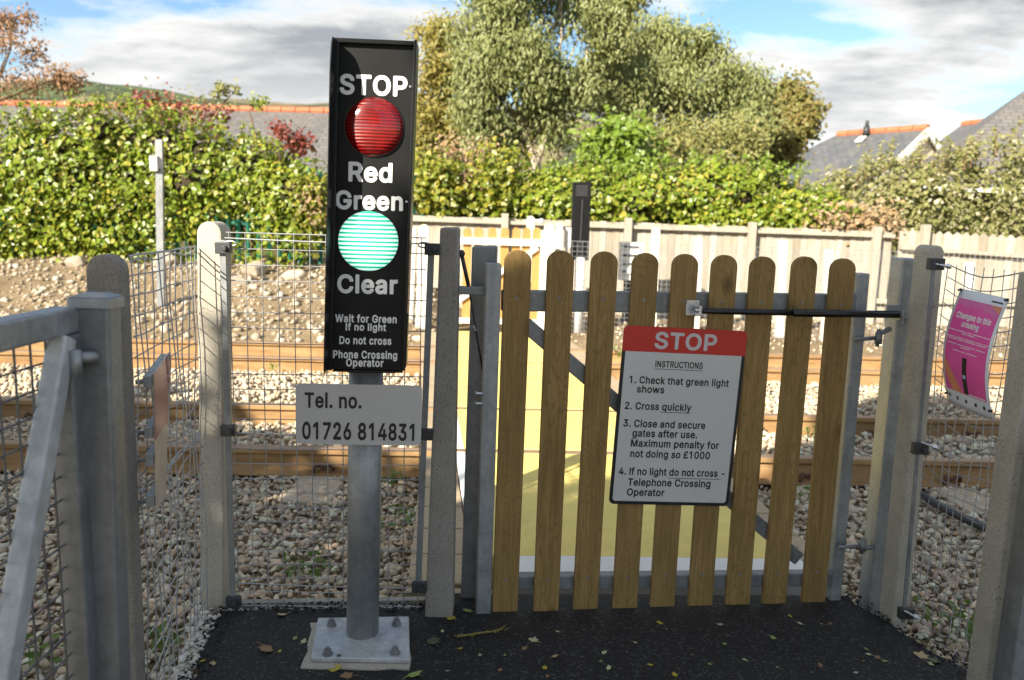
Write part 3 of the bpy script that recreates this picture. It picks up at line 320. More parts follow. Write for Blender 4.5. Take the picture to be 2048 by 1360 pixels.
GLYPHS = json.loads(r'''{"bold":{" ":[99,[]],"C":[244,[[120,-3,90,1,64,11,57,16,37,34,21,58,14,76,9,91,5,127,9,164,12,173,20,196,36,220,59,240,65,243,91,254,122,257,158,251,174,244,192,232,203,222,213,207,220,192,225,173,224,166,221,160,215,157,181,157,176,160,173,163,165,183,162,187,154,195,138,202,119,205,105,203,90,197,77,186,68,172,61,152,59,128,61,106,68,83,77,69,90,57,104,51,120,49,139,52,154,59,165,70,173,91,179,96,185,97,215,97,222,92,225,84,221,65,212,46,203,34,189,20,175,10,156,2,137,-2]]],"D":[240,[[27,0,22,1,17,5,15,8,14,14,14,240,16,247,21,252,28,254,105,254,136,251,164,239,187,222,193,216,207,193,216,164,221,125,216,91,206,59,190,36,166,16,134,4,98,0],[69,51,68,203,101,203,122,201,138,194,149,185,160,168,165,151,167,126,165,105,159,85,149,70,137,59,122,54,97,51]]],"G":[248,[[120,-3,86,2,61,14,37,34,21,58,14,76,9,91,5,127,9,164,12,173,20,196,36,220,58,240,64,243,90,254,118,257,138,256,155,252,174,244,190,234,203,220,214,206,222,187,225,173,225,167,222,161,216,157,181,157,176,160,173,163,164,184,153,194,138,202,118,205,104,203,90,197,77,186,68,172,61,148,59,127,61,102,68,83,77,69,90,57,104,51,121,49,136,51,149,56,159,64,167,74,172,87,172,90,128,90,122,91,117,95,114,103,114,127,117,135,123,139,128,140,214,140,219,139,224,136,227,132,228,127,228,100,224,73,213,46,199,29,174,9,150,0]]],"I":[97,[[27,0,23,1,18,4,15,8,14,13,14,241,17,249,24,253,55,254,60,253,64,250,67,246,68,241,68,13,65,5,59,0]]],"O":[254,[[119,-3,90,1,64,11,57,16,37,34,21,58,14,76,9,91,5,127,9,164,12,173,20,196,36,220,59,240,65,243,91,254,121,257,151,253,177,242,203,221,220,195,231,165,235,125,231,92,229,83,220,59,204,34,178,12,151,1],[119,49,104,51,95,55,89,58,77,68,68,83,61,102,59,128,61,152,68,171,77,186,90,197,104,203,121,205,135,203,148,198,152,195,163,185,172,171,179,152,181,125,179,103,173,85,162,68,151,58,139,52]]],"P":[214,[[27,0,22,1,17,5,15,8,14,14,14,240,16,247,21,252,28,254,110,254,133,252,155,243,172,231,185,215,188,210,194,192,196,172,195,151,193,143,186,126,176,111,171,106,155,95,136,88,106,84,69,83,68,14,67,7,64,3,58,0],[69,134,69,203,115,203,127,199,135,192,139,187,142,180,142,166,142,160,139,151,134,144,128,139,117,135,105,134]]],"R":[216,[[27,0,22,1,17,5,15,8,14,14,14,240,16,247,21,252,28,254,110,254,134,252,156,243,172,232,186,216,194,192,197,169,194,149,188,132,175,114,159,101,204,18,205,13,203,6,199,2,192,0,160,0,153,2,148,8,104,88,69,89,68,88,68,14,67,8,64,3,58,0],[69,140,69,203,106,203,118,202,129,199,139,188,143,173,142,163,139,153,132,146,127,143,115,141]]],"S":[215,[[100,-4,74,-1,53,5,33,17,18,34,9,53,5,74,7,81,14,86,50,86,57,81,62,66,71,55,79,51,101,48,114,49,124,51,133,56,139,62,142,68,143,75,142,81,140,84,127,93,73,111,54,118,47,122,31,133,19,149,15,156,12,172,11,180,14,203,23,221,39,237,58,249,77,255,105,257,127,255,146,249,165,237,180,222,189,205,193,184,192,178,188,173,183,171,149,171,142,175,136,192,128,200,117,205,97,206,90,206,81,203,74,199,68,194,65,187,65,183,66,175,69,171,83,163,145,143,169,130,189,107,194,91,196,74,193,56,186,38,183,33,169,17,151,6,136,1,125,-2]]],"T":[216,[[87,0,82,1,77,4,75,8,74,13,74,203,15,203,8,205,4,210,2,217,2,240,3,246,8,252,15,254,186,254,192,253,197,249,200,241,200,217,199,212,195,207,187,203,128,203,127,10,124,4,118,0]]],"W":[323,[[70,0,62,3,58,11,-5,238,-5,244,-2,249,3,253,8,254,36,254,43,252,48,247,87,100,127,247,132,252,138,254,170,254,178,251,184,244,222,100,261,247,266,252,273,254,301,254,306,253,310,251,314,244,313,234,252,13,248,5,244,1,238,0,206,0,199,2,195,6,155,150,115,7,111,3,106,0]]],"a":[190,[[70,-4,54,-2,37,3,23,13,12,24,3,43,1,61,3,78,9,91,15,100,28,111,55,120,110,128,111,129,108,140,102,146,99,147,88,149,74,146,63,139,52,126,47,124,42,124,12,133,6,140,6,147,15,164,23,174,30,180,43,188,58,194,85,198,109,196,134,186,145,178,156,163,162,147,164,132,163,10,160,4,154,0,122,0,116,3,112,8,101,1],[76,46,64,48,57,53,54,60,55,64,56,67,65,72,74,74,111,80,112,74,110,65,103,55,96,50,89,47]]],"c":[192,[[93,-4,68,0,50,7,42,12,27,26,15,44,9,58,6,69,3,97,6,125,14,149,26,168,44,184,49,187,69,195,96,198,121,195,146,183,164,164,174,142,175,134,172,129,167,125,141,119,133,118,126,123,120,136,115,141,105,147,93,148,82,147,74,143,66,134,60,124,56,97,57,84,60,70,65,61,73,53,81,48,92,46,104,48,115,53,120,59,127,74,133,77,137,78,169,70,174,65,175,58,174,52,165,32,146,13,120,0]]],"d":[205,[[87,-4,65,0,44,9,26,26,14,44,6,69,3,97,6,125,12,146,25,169,31,174,44,185,63,194,87,198,100,198,106,197,118,192,127,186,127,240,129,247,132,251,137,253,170,253,177,249,180,240,179,10,176,3,170,0,138,0,132,3,128,10,120,4,106,-2],[90,46,81,48,74,52,66,60,60,70,57,84,56,98,58,114,60,126,66,136,72,143,81,147,93,149,103,147,110,143,119,134,124,123,126,113,128,96,126,83,123,69,117,58,111,52,104,49]]],"e":[196,[[95,-4,69,0,49,8,42,12,27,26,14,46,6,69,3,96,6,125,14,148,26,169,44,184,51,188,68,195,91,198,125,193,138,186,154,173,164,160,173,145,178,125,180,103,179,85,175,80,170,77,58,76,61,66,67,58,75,51,85,47,96,46,111,49,120,54,130,70,138,73,168,65,173,61,175,57,176,49,170,35,162,24,148,12,132,3,116,-2],[60,124,60,129,65,136,72,143,81,147,91,149,102,147,111,143,117,137,122,128,123,125]]],"f":[128,[[36,0,32,1,27,4,24,8,23,13,23,147,0,148,-7,152,-10,161,-9,187,-6,192,0,196,23,197,23,207,26,225,33,239,47,252,57,258,81,263,87,264,104,261,116,257,121,250,121,243,115,219,110,214,105,211,90,213,80,212,77,207,76,197,105,196,112,192,114,188,115,183,115,157,111,151,105,148,76,147,76,14,75,7,72,3,66,0]]],"g":[206,[[91,-68,73,-66,56,-62,29,-47,13,-26,10,-19,11,-14,17,-7,40,6,46,7,54,4,64,-8,74,-15,93,-19,108,-17,119,-12,125,-4,128,10,128,14,118,8,105,4,87,2,69,4,44,14,26,29,13,50,6,71,5,78,3,99,6,126,12,147,14,151,25,169,31,175,44,185,66,195,87,198,103,197,119,192,128,185,132,192,138,196,170,196,177,191,180,183,180,7,177,-14,167,-36,151,-52,134,-61,115,-65],[91,52,80,54,73,57,66,64,60,73,57,87,56,99,57,112,60,126,66,135,74,143,81,147,94,149,102,147,108,145,112,143,119,135,124,126,127,114,128,94,127,85,124,74,118,63,112,58,104,54]]],"h":[199,[[24,0,19,1,14,4,12,8,11,13,11,241,14,249,20,253,51,254,59,251,63,244,64,188,83,195,101,198,123,196,139,189,152,180,165,162,172,142,174,124,174,13,173,8,170,4,165,1,160,0,131,0,126,3,123,6,121,14,121,119,119,131,113,141,107,145,93,148,78,144,69,134,65,126,64,115,64,14,63,8,59,3,54,0]]],"i":[89,[[24,0,19,1,14,4,12,8,11,13,11,186,15,192,21,196,54,196,61,191,64,183,63,10,60,4,54,0],[37,199,26,202,15,209,8,219,6,231,9,242,17,253,27,259,38,261,50,258,61,251,68,241,69,229,67,218,59,207,50,202]]],"l":[90,[[24,0,19,1,14,5,12,8,11,14,11,244,14,252,20,257,51,257,56,256,60,254,63,249,64,244,64,13,61,5,54,0]]],"n":[199,[[24,0,19,1,14,4,12,8,11,13,11,183,13,190,16,193,21,196,50,196,58,193,63,187,83,195,105,198,123,196,138,189,152,179,161,167,165,161,171,142,174,122,174,14,172,6,167,2,160,0,131,0,126,3,123,6,121,14,121,119,119,131,113,141,105,146,94,149,78,144,69,134,65,126,64,115,64,14,63,8,59,3,54,0]]],"o":[201,[[93,-4,68,0,50,7,42,12,27,26,15,44,9,58,6,69,3,97,6,125,14,149,26,168,44,184,49,187,69,195,95,198,119,195,138,187,160,169,174,149,181,127,185,95,182,71,179,63,173,46,161,26,142,10,138,8,119,0],[91,46,80,49,73,53,66,60,60,70,57,84,56,97,60,124,66,134,74,142,81,146,94,149,106,146,114,142,121,135,127,123,130,111,131,95,130,83,127,71,121,59,115,53,105,48]]],"p":[205,[[24,-64,19,-63,14,-59,12,-56,11,-50,11,183,12,188,16,193,24,196,53,196,60,192,63,185,74,193,84,197,91,198,105,198,128,194,146,186,163,173,168,167,179,148,186,126,188,101,186,69,179,46,166,26,150,10,127,0,103,-4,87,-2,73,3,64,9,64,-50,62,-58,59,-61,54,-64],[97,46,90,48,80,52,73,59,68,69,65,82,63,98,65,114,68,126,73,135,81,143,87,147,101,149,110,147,118,143,126,134,131,125,135,113,135,92,135,83,131,70,125,59,118,52,110,48]]],"r":[131,[[24,0,19,1,14,4,12,8,11,13,11,183,12,188,16,193,24,196,53,196,58,193,62,189,79,196,95,198,114,197,120,193,122,185,122,158,119,150,112,145,92,147,79,143,70,137,65,128,64,119,64,14,63,8,59,3,54,0]]],"s":[178,[[80,-4,65,-3,54,0,45,3,27,13,18,22,9,36,4,51,5,60,9,65,14,67,38,72,45,72,52,68,58,56,63,50,71,47,82,46,94,47,103,51,107,56,107,62,100,68,65,77,43,84,25,96,13,115,8,136,11,153,18,168,32,182,48,191,63,196,83,198,98,198,105,197,122,190,134,184,144,174,157,148,158,143,156,137,153,133,147,131,124,126,118,126,111,130,106,139,101,145,94,148,83,149,73,148,66,145,63,141,62,134,80,125,106,120,128,112,145,100,157,82,162,59,159,44,156,36,150,26,138,13,119,3,104,-1]]],"t":[117,[[75,-2,53,1,49,3,34,13,22,29,20,35,16,55,16,147,-2,149,-7,152,-10,158,-10,183,-9,188,-6,193,-2,195,16,197,17,228,21,234,26,237,56,238,63,236,66,233,69,228,69,197,95,196,101,192,104,186,104,161,101,152,94,148,69,147,69,57,70,51,72,48,77,48,90,49,96,48,101,44,103,39,108,18,108,11,106,6,101,2,87,-1]]]},"medium":{" ":[98,[]],"-":[219,[[52,86,47,87,44,90,41,97,41,124,43,128,48,132,53,133,152,133,159,131,163,126,164,121,164,97,162,91,157,87,152,86]]],".":[98,[[43,-2,32,0,22,6,19,9,14,18,12,29,14,42,19,50,23,54,33,60,45,61,55,59,64,54,67,51,73,41,76,29,73,17,68,10,64,5,55,0]]],"0":[219,[[102,-3,77,0,70,4,53,13,34,33,21,59,20,64,14,92,11,127,14,161,21,194,35,221,54,241,70,251,78,254,104,258,128,254,134,252,153,241,173,220,185,196,193,165,196,124,194,94,186,61,172,33,154,13,134,2,128,0],[103,45,91,47,82,53,73,65,67,81,62,101,61,129,62,155,67,175,74,191,83,202,91,208,104,210,116,208,122,204,125,202,134,191,140,174,144,155,146,123,145,102,141,81,134,64,126,54,119,49,115,47]]],"1":[219,[[97,0,92,1,88,4,86,12,86,194,85,194,45,165,42,164,37,164,31,168,29,172,28,205,30,211,34,215,85,252,91,254,125,254,131,252,134,249,137,242,137,12,135,5,132,2,128,0]]],"2":[219,[[29,0,23,2,20,5,19,9,18,32,20,39,97,120,119,145,131,164,135,184,135,189,131,196,126,202,122,205,102,210,94,209,84,206,73,195,70,187,69,174,67,170,64,167,57,165,28,166,24,167,21,170,19,177,21,198,29,217,40,232,45,237,61,247,80,254,104,258,124,255,144,248,158,238,164,233,175,220,179,210,183,200,185,182,180,154,162,122,94,48,177,47,182,46,187,42,189,36,189,12,188,7,184,2,177,0]]],"3":[219,[[99,-3,77,-1,60,4,53,7,38,16,21,34,13,50,9,71,11,77,14,80,17,82,53,82,56,80,60,76,63,64,67,57,72,52,81,48,100,45,121,48,129,53,134,58,139,68,140,79,139,86,135,94,129,102,120,108,108,112,69,114,63,118,61,122,60,147,62,154,108,206,33,206,28,207,23,211,21,215,21,245,23,249,26,252,33,254,172,253,178,249,180,245,181,222,180,216,125,153,144,147,161,137,167,133,178,118,187,101,189,94,190,74,188,54,178,35,175,31,162,18,147,7,124,-1]]],"4":[219,[[129,0,123,2,118,8,117,48,19,48,11,51,8,55,7,60,7,83,9,89,102,247,107,252,113,254,140,254,145,253,151,248,152,240,68,96,117,96,118,155,120,162,123,165,129,167,155,167,162,165,165,162,167,158,167,96,188,96,193,95,198,91,200,84,200,60,198,53,195,50,191,49,167,48,167,12,165,5,161,1,155,0]]],"6":[219,[[102,-3,81,0,59,8,45,20,33,34,28,42,20,62,18,85,20,105,27,125,54,172,105,248,109,252,116,254,149,253,153,252,157,247,158,243,156,238,107,166,128,163,136,161,150,155,168,141,179,125,186,104,188,86,186,61,177,37,167,25,148,8,126,0],[103,44,93,45,86,48,78,55,73,62,69,71,68,83,70,97,73,103,78,110,85,116,88,118,95,120,105,121,112,120,120,117,128,111,134,104,137,95,139,82,137,72,134,63,128,54,120,48,113,45]]],"7":[219,[[44,0,38,2,35,5,33,9,34,15,131,206,29,206,24,207,19,212,17,218,17,242,19,249,23,252,29,254,177,254,184,252,187,249,189,242,189,216,188,211,84,6,81,2,74,0]]],"8":[219,[[102,-3,79,0,58,6,40,17,25,33,21,40,16,52,13,73,15,90,21,107,27,117,45,134,33,145,30,152,24,165,21,181,21,185,24,205,32,222,47,239,62,248,81,255,106,258,124,256,145,248,160,238,176,221,182,204,185,183,183,166,181,160,173,145,162,134,167,131,176,121,187,105,192,90,194,71,192,54,188,44,181,33,166,17,149,6,128,0],[102,45,90,46,85,47,73,54,68,59,65,65,64,75,65,84,69,91,74,98,82,103,92,106,105,108,115,106,124,103,133,97,138,91,142,84,142,70,142,66,138,58,133,53,128,50,116,46],[101,155,86,158,80,163,75,167,73,175,71,183,75,197,79,202,86,206,96,209,104,210,122,206,130,199,134,190,135,181,132,169,128,164,120,158]]],"C":[245,[[122,-3,91,1,65,11,60,15,38,34,23,57,16,75,11,91,7,127,11,165,22,196,38,220,62,241,66,243,92,254,123,258,160,251,176,244,193,232,205,221,214,208,221,193,226,174,226,167,222,161,218,159,187,159,182,160,177,164,169,185,165,190,157,198,140,205,124,208,113,207,103,205,90,199,77,188,67,173,60,153,58,128,60,106,60,101,67,82,77,66,90,55,105,48,123,46,141,49,158,57,169,69,177,90,182,94,187,95,218,94,221,93,224,90,226,83,222,64,214,46,205,34,190,20,177,10,158,2,139,-2]]],"I":[96,[[28,0,22,2,19,5,16,12,16,242,18,249,21,252,25,253,56,254,61,252,65,249,67,242,67,12,65,5,62,2,59,0]]],"M":[299,[[28,0,22,2,19,5,16,12,16,242,19,249,22,252,28,254,69,254,75,252,79,249,144,82,154,111,208,249,213,252,218,254,258,254,266,251,269,248,270,242,270,12,268,4,264,1,259,0,231,0,224,2,220,7,219,12,219,140,166,6,162,2,158,0,132,0,125,2,120,8,67,141,66,8,62,2,58,0]]],"N":[251,[[28,0,22,2,19,5,16,12,16,242,18,249,22,252,28,254,62,254,67,252,71,249,171,93,171,245,173,249,176,252,182,254,211,254,218,252,221,248,223,242,223,12,221,5,217,1,211,0,177,0,171,2,167,5,68,163,67,8,63,2,59,0]]],"O":[256,[[121,-3,91,1,65,11,60,15,38,34,23,57,16,75,11,91,7,127,11,165,22,196,38,220,62,241,66,243,92,254,123,258,153,253,179,242,205,221,222,196,232,165,237,125,233,95,230,83,221,59,206,35,180,12,153,1],[121,46,105,48,96,52,90,55,77,66,67,82,60,101,58,128,60,153,67,172,77,188,90,199,105,206,123,208,139,206,150,201,156,197,166,188,177,172,183,153,185,125,183,102,177,84,166,65,155,55,142,49,138,48]]],"P":[215,[[28,0,22,2,19,5,16,12,16,242,18,249,22,252,28,254,111,254,134,252,157,243,173,231,187,215,195,192,197,172,196,152,194,144,187,126,177,112,170,106,157,96,137,89,108,85,68,85,67,12,66,7,63,2,59,0],[68,132,68,206,108,206,120,205,130,201,138,195,143,189,145,181,146,166,146,160,143,150,137,143,131,138,119,134,106,132]]],"R":[217,[[28,0,22,2,19,5,16,12,16,242,18,249,22,252,28,254,111,254,135,252,158,243,173,232,187,215,195,193,198,170,195,150,189,133,177,115,172,111,158,102,205,17,206,11,204,5,201,2,195,0,163,0,156,2,152,7,107,90,69,90,67,89,67,12,66,7,63,2,59,0],[68,139,68,206,108,206,120,205,132,202,142,191,145,183,147,174,146,161,142,152,132,143,123,140,117,139]]],"S":[216,[[101,-4,75,-1,54,6,36,16,20,33,11,52,7,73,8,79,11,82,15,83,50,83,53,82,57,78,61,65,66,57,71,52,79,48,102,45,116,46,127,49,136,54,141,58,145,66,147,74,146,81,144,85,130,94,75,112,53,121,30,137,18,154,17,158,13,181,16,202,25,221,41,238,60,249,81,256,107,258,128,255,148,249,166,237,182,221,190,206,194,185,192,179,188,175,182,173,152,173,148,175,145,178,140,193,131,202,119,208,98,209,91,209,81,206,73,201,68,196,64,188,64,183,65,175,68,171,83,161,146,142,169,129,190,106,195,90,197,73,194,55,187,38,185,33,170,17,152,6,133,0,127,-2]]],"T":[217,[[88,0,83,1,79,4,77,12,77,206,16,206,9,208,5,212,4,218,4,242,5,247,9,252,16,254,189,254,194,253,199,249,201,242,201,218,199,212,196,208,189,206,128,206,127,9,124,3,119,0]]],"U":[249,[[117,-4,90,0,64,10,46,22,31,39,21,62,16,91,16,242,17,247,22,252,28,254,56,254,62,252,66,248,67,242,67,92,69,80,74,68,81,59,89,53,102,48,118,46,134,48,148,53,156,60,162,69,166,79,168,91,168,242,169,247,173,252,180,254,208,254,213,253,218,249,220,242,220,89,218,69,216,62,206,41,188,21,172,9,146,-1]]],"a":[190,[[71,-4,55,-2,38,3,25,12,13,25,6,38,4,45,3,60,5,77,11,90,17,98,22,103,29,108,56,118,80,122,103,125,114,127,112,141,105,147,103,148,90,151,75,148,62,141,51,127,45,125,12,135,8,140,8,147,17,164,25,173,31,179,44,188,59,194,86,197,110,195,135,185,145,178,156,163,163,147,164,132,164,9,162,5,160,2,153,0,124,0,120,2,115,9,102,1],[77,43,64,45,56,51,53,60,53,64,55,67,67,73,85,78,115,82,114,67,111,60,106,53,99,47,92,44]]],"c":[193,[[94,-4,70,0,51,7,44,11,28,26,17,44,11,58,8,69,4,97,8,125,16,149,28,167,46,184,50,186,70,194,97,197,122,194,146,183,165,164,175,142,176,135,174,131,169,127,143,121,136,120,132,122,129,124,123,138,118,143,107,149,94,151,82,149,73,144,65,136,59,124,57,112,55,97,57,81,59,69,64,60,72,51,82,45,95,43,105,45,118,51,124,57,130,71,134,74,139,76,170,67,174,63,176,57,175,52,166,31,146,12,122,0]]],"d":[206,[[89,-4,66,0,45,9,27,26,16,44,8,69,4,97,8,125,14,146,16,150,27,167,33,174,45,184,67,194,88,197,102,197,107,196,119,191,130,184,131,242,132,249,136,252,142,254,172,253,176,252,179,249,181,242,180,8,176,2,172,0,143,0,136,2,133,5,131,12,121,4,108,-2],[91,43,82,45,75,49,65,59,59,69,57,81,55,98,57,114,59,126,66,138,72,144,81,149,95,151,105,149,112,146,121,137,127,125,130,113,131,96,130,81,127,68,120,55,114,49,106,46,95,43]]],"e":[197,[[96,-4,70,0,50,8,44,11,28,26,16,45,8,69,4,96,8,124,16,148,27,167,46,184,52,187,70,194,92,197,126,192,141,184,156,172,165,160,173,144,178,125,181,102,181,89,180,85,176,80,172,78,57,77,60,65,66,55,75,48,86,44,97,43,112,45,123,52,130,65,134,68,140,70,170,62,176,57,177,49,171,34,163,24,149,11,133,3,117,-2],[58,122,57,123,59,130,65,139,72,145,82,149,92,151,105,149,114,145,120,139,124,132,128,123]]],"f":[128,[[37,0,32,1,28,4,25,12,25,149,1,150,-3,152,-6,155,-8,162,-8,187,-4,193,0,195,25,196,25,208,28,226,35,239,49,252,59,258,82,263,88,264,105,262,116,258,119,254,121,250,121,245,114,221,110,216,106,214,88,216,79,214,76,208,76,196,103,195,110,193,114,189,115,184,114,158,110,152,106,150,76,149,76,12,74,6,70,2,64,0]]],"g":[207,[[92,-69,77,-68,60,-64,33,-49,28,-45,15,-28,12,-21,13,-17,18,-11,39,1,47,3,53,1,63,-11,75,-19,94,-23,110,-21,122,-15,129,-6,131,7,131,16,119,8,107,4,89,2,67,5,48,12,43,16,27,30,15,49,8,70,7,77,4,99,8,126,14,147,16,151,27,167,33,174,45,184,68,194,88,197,107,196,122,190,132,183,134,190,137,193,141,195,172,195,176,193,179,190,181,183,181,6,178,-15,169,-36,153,-53,135,-62,114,-67],[92,49,82,51,75,54,65,62,59,71,57,83,55,99,57,115,59,126,65,137,73,144,81,149,95,151,107,149,114,144,121,138,127,127,131,114,131,93,131,84,128,73,121,60,115,55,106,51]]],"h":[199,[[24,0,18,2,15,5,13,12,13,242,15,249,18,252,21,253,51,254,58,252,61,249,62,245,63,185,85,194,103,197,122,195,139,189,148,183,156,176,165,162,172,142,174,124,174,12,173,7,171,3,167,1,163,0,136,0,129,2,126,5,124,12,124,120,122,132,116,142,110,146,107,148,94,151,86,149,78,146,67,135,64,127,63,115,63,12,62,7,58,2,54,0]]],"i":[88,[[24,0,19,1,15,4,13,12,13,184,15,190,18,193,21,195,51,195,56,194,60,191,63,184,63,12,61,5,58,2,54,0],[38,202,27,205,20,208,16,212,10,221,8,232,11,244,19,254,28,259,38,261,50,258,58,254,61,251,67,242,68,230,66,219,58,209,50,205]]],"k":[186,[[24,0,18,2,15,5,13,12,13,242,15,249,18,252,21,253,51,254,56,253,60,250,63,242,63,132,124,193,131,195,164,195,170,193,173,190,175,184,173,178,106,109,178,19,180,14,180,9,179,5,176,2,169,0,135,0,128,2,69,76,63,70,63,12,61,5,58,2,51,0]]],"l":[89,[[24,0,18,2,15,5,13,12,13,246,15,252,18,255,21,257,51,258,57,256,60,253,63,245,63,12,61,5,58,2,54,0]]],"m":[291,[[24,0,18,2,15,5,13,12,13,183,14,189,17,193,25,195,53,195,57,193,60,191,62,184,75,193,102,198,119,195,125,193,138,184,146,175,170,192,201,198,217,196,231,191,247,179,256,166,261,154,263,144,265,131,265,12,263,6,260,2,253,0,227,0,221,2,217,7,216,12,216,128,214,137,213,139,207,146,200,150,192,151,183,150,176,147,168,139,165,125,164,12,163,6,159,2,153,0,126,0,119,2,116,6,114,12,114,130,112,138,107,146,101,150,92,151,78,147,72,144,67,138,64,130,63,120,63,12,62,7,58,2,54,0]]],"n":[199,[[24,0,18,2,15,5,13,12,13,183,15,190,18,193,24,195,50,195,57,193,60,190,62,184,84,194,106,197,124,195,140,188,152,179,163,165,166,161,172,142,174,122,174,12,172,5,168,1,162,0,136,0,129,2,126,5,124,12,124,120,122,132,116,142,110,146,107,148,95,151,86,149,78,146,67,135,64,127,63,115,63,12,62,7,58,2,54,0]]],"o":[202,[[94,-4,70,0,51,7,44,11,28,26,17,44,11,58,8,69,4,97,8,125,16,149,28,167,46,184,50,186,70,194,97,197,120,194,140,186,162,168,174,149,182,126,185,95,183,73,180,62,174,45,162,27,143,9,139,8,120,0],[95,43,81,45,73,50,66,57,59,69,57,81,55,97,57,112,59,124,65,136,73,144,81,148,96,151,108,148,117,144,124,136,131,123,134,111,135,95,134,81,131,70,124,56,118,50,107,45]]],"p":[206,[[24,-65,18,-63,15,-60,13,-53,13,183,14,188,17,193,22,195,50,195,56,194,60,191,63,183,73,190,89,196,107,197,130,193,148,185,163,173,168,167,179,148,187,126,189,101,187,68,179,46,168,27,150,9,128,0,105,-4,88,-2,73,4,63,11,63,-53,61,-59,58,-63,51,-65],[98,43,91,45,80,49,73,56,68,68,64,81,62,98,64,114,67,126,73,137,80,144,89,149,102,151,112,149,120,146,128,137,135,126,138,112,139,92,138,82,135,69,127,56,121,50,112,45]]],"q":[206,[[142,-65,137,-64,133,-60,131,-53,130,11,120,3,104,-3,89,-4,66,-1,61,1,45,9,27,26,15,45,8,68,4,97,8,125,15,149,27,167,33,174,45,184,67,194,88,197,107,196,121,190,131,183,134,191,140,195,169,195,176,193,179,190,180,187,181,-53,179,-60,176,-63,172,-64],[91,43,82,45,75,49,65,59,59,69,57,81,55,98,57,114,59,126,66,138,72,144,81,149,95,151,105,149,112,146,121,137,127,125,130,113,131,96,130,81,127,68,120,55,114,49,106,46,95,43]]],"r":[131,[[24,0,19,1,15,4,13,12,13,183,14,189,18,193,24,195,53,195,57,193,62,187,81,195,96,197,111,197,115,196,120,192,122,186,122,159,120,152,117,149,113,147,93,149,78,145,70,139,64,128,63,119,63,12,62,7,58,2,54,0]]],"s":[178,[[81,-4,63,-2,47,3,32,10,19,22,12,33,6,50,7,58,11,63,14,65,42,70,45,70,49,68,52,65,58,54,63,48,72,44,83,43,96,44,106,49,110,54,111,58,110,62,107,66,102,69,66,78,44,85,27,97,23,102,15,116,10,136,14,154,21,169,34,182,49,190,65,195,84,197,100,197,106,196,123,189,134,184,145,173,158,148,159,144,157,138,154,134,149,133,125,127,120,127,117,129,114,132,109,141,103,147,96,151,84,152,74,150,66,146,62,142,61,138,61,134,64,131,81,123,107,118,129,110,144,100,149,95,158,81,162,58,160,43,153,29,138,12,120,3,102,-2]]],"t":[116,[[76,-2,54,1,50,3,36,12,24,28,22,34,18,54,18,149,-1,151,-6,155,-8,159,-8,183,-7,188,-4,193,0,195,18,196,19,229,21,233,27,237,56,237,63,235,66,232,68,226,69,196,96,195,102,191,104,187,104,161,102,155,98,151,92,150,68,149,68,56,69,49,73,45,78,45,91,46,98,45,101,41,103,38,109,12,107,6,102,2,88,-1]]],"u":[199,[[82,-3,64,0,49,5,43,9,31,19,23,32,16,47,15,54,13,74,13,183,14,188,18,193,25,195,51,195,58,193,61,190,63,183,63,77,65,62,71,52,79,47,91,45,101,46,109,49,113,52,120,60,123,69,124,79,124,183,126,189,129,193,136,195,162,195,167,194,172,190,174,183,174,12,173,7,170,2,165,0,137,0,130,2,127,5,125,10,104,0]]],"w":[272,[[63,0,58,1,54,4,51,12,0,181,0,188,3,193,11,195,39,195,46,193,49,190,78,89,104,186,106,190,109,193,116,195,144,195,150,193,154,190,181,91,210,190,214,194,220,195,248,195,253,194,257,191,259,187,258,179,208,10,206,6,203,3,196,0,169,0,162,2,159,5,129,106,100,6,96,2,90,0]]],"x":[185,[[9,0,3,2,0,5,-2,11,0,16,58,100,4,178,2,184,4,191,8,194,14,195,45,195,52,193,55,190,87,140,119,189,123,193,129,195,160,195,167,193,170,190,171,187,171,182,170,178,116,98,172,18,174,11,172,5,168,1,163,0,132,0,125,2,120,7,86,60,52,6,48,2,41,0]]],"y":[190,[[41,-67,27,-65,16,-61,13,-58,11,-54,11,-50,17,-29,19,-23,24,-19,29,-17,44,-18,51,-15,59,-1,62,10,-1,178,-2,184,-1,189,3,193,10,195,38,195,44,194,47,191,89,77,131,190,134,193,140,195,169,195,175,194,180,188,181,184,180,180,102,-23,90,-44,70,-60,65,-62]]],"£":[206,[[17,0,10,2,6,8,5,36,7,41,10,45,15,47,25,49,28,52,30,57,30,98,29,104,14,105,10,106,7,109,5,116,5,138,7,144,11,148,17,150,29,150,28,176,29,194,37,218,47,231,65,246,85,254,112,258,128,256,147,249,160,240,175,224,184,204,188,188,187,183,183,179,180,177,148,172,144,174,141,177,135,193,129,202,122,208,112,209,99,209,91,205,85,201,80,193,78,176,79,150,141,150,146,149,151,145,153,141,153,116,152,111,149,107,142,104,81,104,81,68,77,48,136,47,139,49,141,63,146,69,152,70,179,70,183,68,186,65,188,58,188,50,185,33,181,24,177,16,173,12,161,5,140,0]]]}}''')
